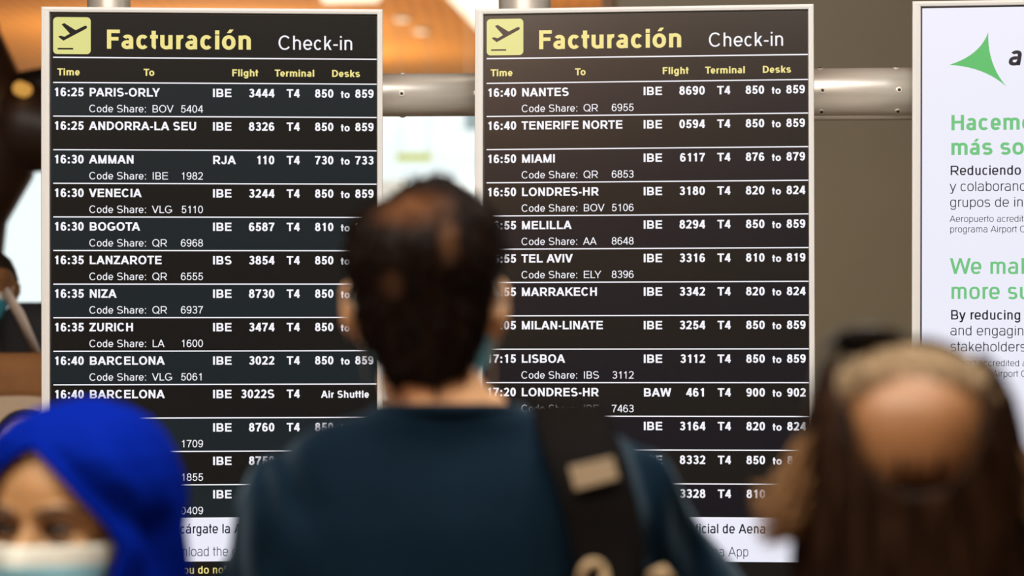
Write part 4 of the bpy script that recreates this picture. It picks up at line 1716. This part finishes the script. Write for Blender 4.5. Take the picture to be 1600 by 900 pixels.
vv = [[None] * NR for _ in fine]
for r, ring in enumerate(fine):
    for i, p in enumerate(ring):
        a = math.atan2(p.x, -p.y)
        d = Vector((p.x, p.y, 0)).normalized()
        amp = ramp3(p.z, [(-.16, 1.6), (0, 1.0), (.12, .6), (.2, .25)])
        n = math.sin(a * 9 + p.z * 18) * .004 + noise.noise(Vector((a * 7, p.z * 9, 1))) * .007
        vv[r][i] = bm.verts.new(Bh @ (p + d * n * amp))
for r in range(len(fine) - 1):
    for i in range(NR):
        j = (i + 1) % NR
        c = (fine[r][i] + fine[r][j] + fine[r + 1][i] + fine[r + 1][j]) / 4
        if in_crown(c):
            continue
        bm.faces.new((vv[r][i], vv[r][j], vv[r + 1][j], vv[r + 1][i]))
bmesh.ops.delete(bm, geom=[v for v in bm.verts if not v.link_faces], context='VERTS')
for _ in range(6):
    bmesh.ops.smooth_vert(bm, verts=[v for v in bm.verts if v.is_boundary], factor=.5, use_axis_x=True, use_axis_y=True, use_axis_z=True)
bald_hair = from_bm('hair', bm, M_hair_long, bald, True)
so = bald_hair.modifiers.new('thickness', 'SOLIDIFY')
so.thickness = .006
so.offset = -1
# wavy locks hanging from the ring and a few sparse ones combed over the crown
bm = bmesh.new()
rnd = random.Random(11)
for i in range(230):
    a = rnd.uniform(-1.75, 1.75)
    z0 = rnd.uniform(.06, .20)
    lim = .118 + (abs(math.sin(a)) ** 2.4) * .06
    z0 = min(z0, lim)
    x, y = math.sin(a), -math.cos(a)
    R0x, R0y = ramp3(z0, [(.06, .100), (.12, .102), (.16, .098), (.20, .085)]), ramp3(z0, [(.06, .112), (.16, .108), (.20, .095)])
    p = Vector((x * R0x, y * R0y * (1 if y < 0 else .4), z0))
    ln = rnd.uniform(.16, .30)
    ph, amp = rnd.uniform(0, 6.3), rnd.uniform(.003, .009)
    flare = rnd.uniform(-.004, .010)
    pts = []
    for j in range(11):
        t = j / 10
        r_ = Vector((x, y, 0))
        sd = Vector((-y, x, 0))
        pts.append(Bh @ (p + Vector((0, 0, -ln * t)) + r_ * (.006 + flare * t * t + amp * math.sin(ph + 9 * t) * t) + sd * amp * 1.4 * math.cos(ph + 8 * t) * t))
    strand(bm, pts, rnd.uniform(.0035, .0075), 6, .3)
from_bm('hair_locks', bm, M_hair_long, bald_hair, True)
# curls, coloured as if lit, that flick outwards at jaw level on both sides
M_curl = hair_mat('brown_hair_painted_lit', (.10, .052, .022), (.28, .16, .075), 90)
for sx, n_ in ((-1, 130), (1, 50)):
    bm = bmesh.new()
    for i in range(n_):
        z0 = rnd.uniform(.085, .165)
        y0 = rnd.uniform(-.07, .0)
        o = rnd.uniform(.018, .050)
        p0 = Vector((sx * .096, y0, z0))
        p3 = Vector((sx * (.102 + o), y0 - rnd.uniform(-.02, .03), rnd.uniform(.055, .115)))
        pts = bez(p0, p0 + Vector((sx * .018, 0, -.02)), p3 + Vector((-sx * .02, 0, -.008)), p3, 8)
        strand(bm, [Bh @ q for q in pts], rnd.uniform(.0018, .0034), 6, .25)
    from_bm('outer_curls', bm, M_curl, bald_hair, True)
bm = bmesh.new()
bm_low = bmesh.new()
for i in range(150):
    x0 = rnd.uniform(-.058, .058)
    pts = []
    for j in range(8):
        t = j / 7
        y = .06 - .13 * t
        zt = .228 - (x0 / .085) ** 2 * .045 - max(0, -y - .02) ** 2 * 9 - (max(0, y) ** 2) * 6
        pts.append(Bh @ Vector((x0 * (1 + .25 * t) + .006 * math.sin(4 * t + i), y, zt + .006 + rnd.uniform(0, .002))))
    strand(bm, pts, .0017, 5, .4)
for i in range(26):
    x0 = rnd.gauss(-.004, .026)
    z0 = rnd.uniform(.11, .15)
    pts = []
    for j in range(7):
        t = j / 6
        z = z0 - .075 * t
        w, f, b = headsec(min(1, z / BH))
        q = min(.98, abs(x0) / w)
        y = (b + f) / 2 - (f - b) / 2 * (1 - q ** 2.2) ** .45
        pts.append(Bh @ Vector((x0 + .006 * math.sin(5 * t + i) * t, (y - .003 - .004 * t) * BH / .232, z)))
    strand(bm_low, pts, rnd.uniform(.0014, .0026), 5, .8)
from_bm('crown_strands', bm_low, M_hair_long, bald_hair, True)
from_bm('thin_hair', bm, hair_mat('thin_fair_hair', (.17, .12, .07), (.34, .25, .15), 90), bald_hair, True)

# sunglasses pushed up on that head
M_lens = mat('smoked_lens', (.004, .004, .005), .12, spec=.4)
M_frame = mat('black_plastic', (.006, .005, .006), .35)
sg_c = Matrix.Translation((bx, by, 0)) @ Bh @ Vector((-.004, .030, .231))
sg = empty('sunglasses', sg_c, (math.radians(56), math.radians(13), 0.0))
tag(sg, 'dark sunglasses pushed up on top of the bald crown', 'sunglasses')
for sx, nm in ((-1, 'lens'), (1, 'lens')):
    bm = bmesh.new()
    rings = []
    for dy, sc in ((-.001, 1.0), (.001, 1.0)):
        ring = []
        for i in range(28):
            c, q = sell(2 * PI * i / 28, 2.9)
            x = sx * .034 + .029 * c * sc
            ring.append(Vector((x, dy - (abs(x) / .07) ** 2 * .012, .022 * q * sc)))
        rings.append(ring)
    ring_loft(bm, rings)
    from_bm('lens', bm, M_lens, sg, True)
    bm = bmesh.new()
    pts = []
    for i in range(29):
        c, q = sell(2 * PI * i / 28, 2.9)
        x = sx * .034 + .030 * c
        pts.append(Vector((x, -(abs(x) / .07) ** 2 * .012, .023 * q)))
    tube(bm, pts, .0028, 8)
    from_bm('rim', bm, M_frame, sg, True)
    bm = bmesh.new()
    tube(bm, [(sx * .064, -.010, .012), (sx * .076, -.026, .010), (sx * .080, -.07, .004), (sx * .081, -.105, -.010), (sx * .080, -.125, -.028)], [.004, .0045, .0035, .003, .003], 8, flat=.5)
    from_bm('temple_arm', bm, M_frame, sg, True)
bm = bmesh.new()
tube(bm, [(-.007, 0, .008), (0, .003, .011), (.007, 0, .008)], .003, 8)
from_bm('bridge', bm, M_frame, sg, True)

# ---- someone far off behind the displays at the left edge
M_far_jacket = mat('far_black_jacket', (.016, .018, .022), .8)
M_far_hair = mat('far_black_hair', (.012, .008, .006), .6)
M_brown = mat('brown_coat', (.34, .16, .055), .8, noise_amt=.15, noise_scale=10)
M_beige = mat('beige_canvas', (.62, .50, .36), .8, noise_amt=.05, noise_scale=10)
M_pale = mat('pale_strap', (.62, .55, .48), .7)
FYd = 8.6
fx = at(-22, 0, FYd).x
ftop = at(0, 392, FYd).z
far, Fh, fk = person('person', 'blurred person at the left edge beyond the boards, wearing a mask', (fx, FYd), math.radians(170), ftop, .235, (fx, FYd, ftop - .235), 0.15, 0.05, SKIN_C,
                     {-1: ((-.25, .02, 1.10), (-.24, .12, .88), (0, .2, -1), (.9, .2, 0), .2), 1: ((.25, .0, 1.10), (.24, .16, .9), (0, .3, -1), (-.9, .2, 0), .2)},
                     M_far_jacket, M_jeans, voxel=.008)
bm = bmesh.new()
slices(bm, [(.10, 0, .072, -.108, -.04), (.15, 0, .082, -.112, .0), (.18, 0, .080, -.106, .09), (.21, 0, .066, -.09, .078), (.232, 0, .04, -.06, .05), (.243, 0, .012, -.02, .01)], 28, 2.2, M=Fh)
from_bm('hair', bm, M_far_hair, far, True)
M_mask, M_mask_band = mat('teal_mask', (.04, .26, .34), .8), M_mask_band
face_mask(far, Fh, .235, -.02, .45, 1.4, .008)
bp = empty('rucksack', at(52, 560, FYd + .02), (0, 0, 0))
tag(bp, 'black rucksack with pale strap worn by the far person at the left edge', 'rucksack')
bm = bmesh.new()
slices(bm, [(-.30, 0, .09, -.12, .12), (-.26, 0, .105, -.14, .14), (0, 0, .105, -.14, .14), (.12, 0, .095, -.13, .13), (.17, 0, .06, -.09, .09)], 28, 3)
from_bm('bag_body', bm, M_far_jacket, bp, True)
bm = bmesh.new()
tube(bm, [at(8, 455, FYd - .24) - bp.location, at(30, 490, FYd - .26) - bp.location, at(62, 560, FYd - .22) - bp.location], [.022, .024, .02], 10, flat=.4)
from_bm('strap', bm, M_pale, bp, True)
cb = empty('tote_bag', at(15, 660, FYd - .38))
tag(cb, 'beige tote bag with brown top, low at the left edge by the blue headscarf', 'bag')
bm = bmesh.new()
slices(bm, [(-.30, 0, .15, -.06, .06), (-.28, 0, .17, -.08, .08), (-.05, 0, .165, -.08, .08), (.07, .0, .12, -.06, .06), (.10, 0, .05, -.03, .03)], 32, 2.6)
from_bm('bag_body', bm, M_beige, cb, True)
bm = bmesh.new()
slices(bm, [(.07, -.02, .15, -.05, .07), (.10, -.02, .17, -.06, .09), (.17, -.02, .16, -.06, .09), (.20, -.02, .12, -.04, .06)], 32, 2.4)
from_bm('brown_flap', bm, M_brown, cb, True)
bm = bmesh.new()
tube(bm, bez((-.04, -.09, -.1), (-.02, -.10, .03), (.05, -.10, .05), (.10, -.09, .02), 8), .010, 8)
from_bm('dark_handle', bm, M_far_hair, cb, True)
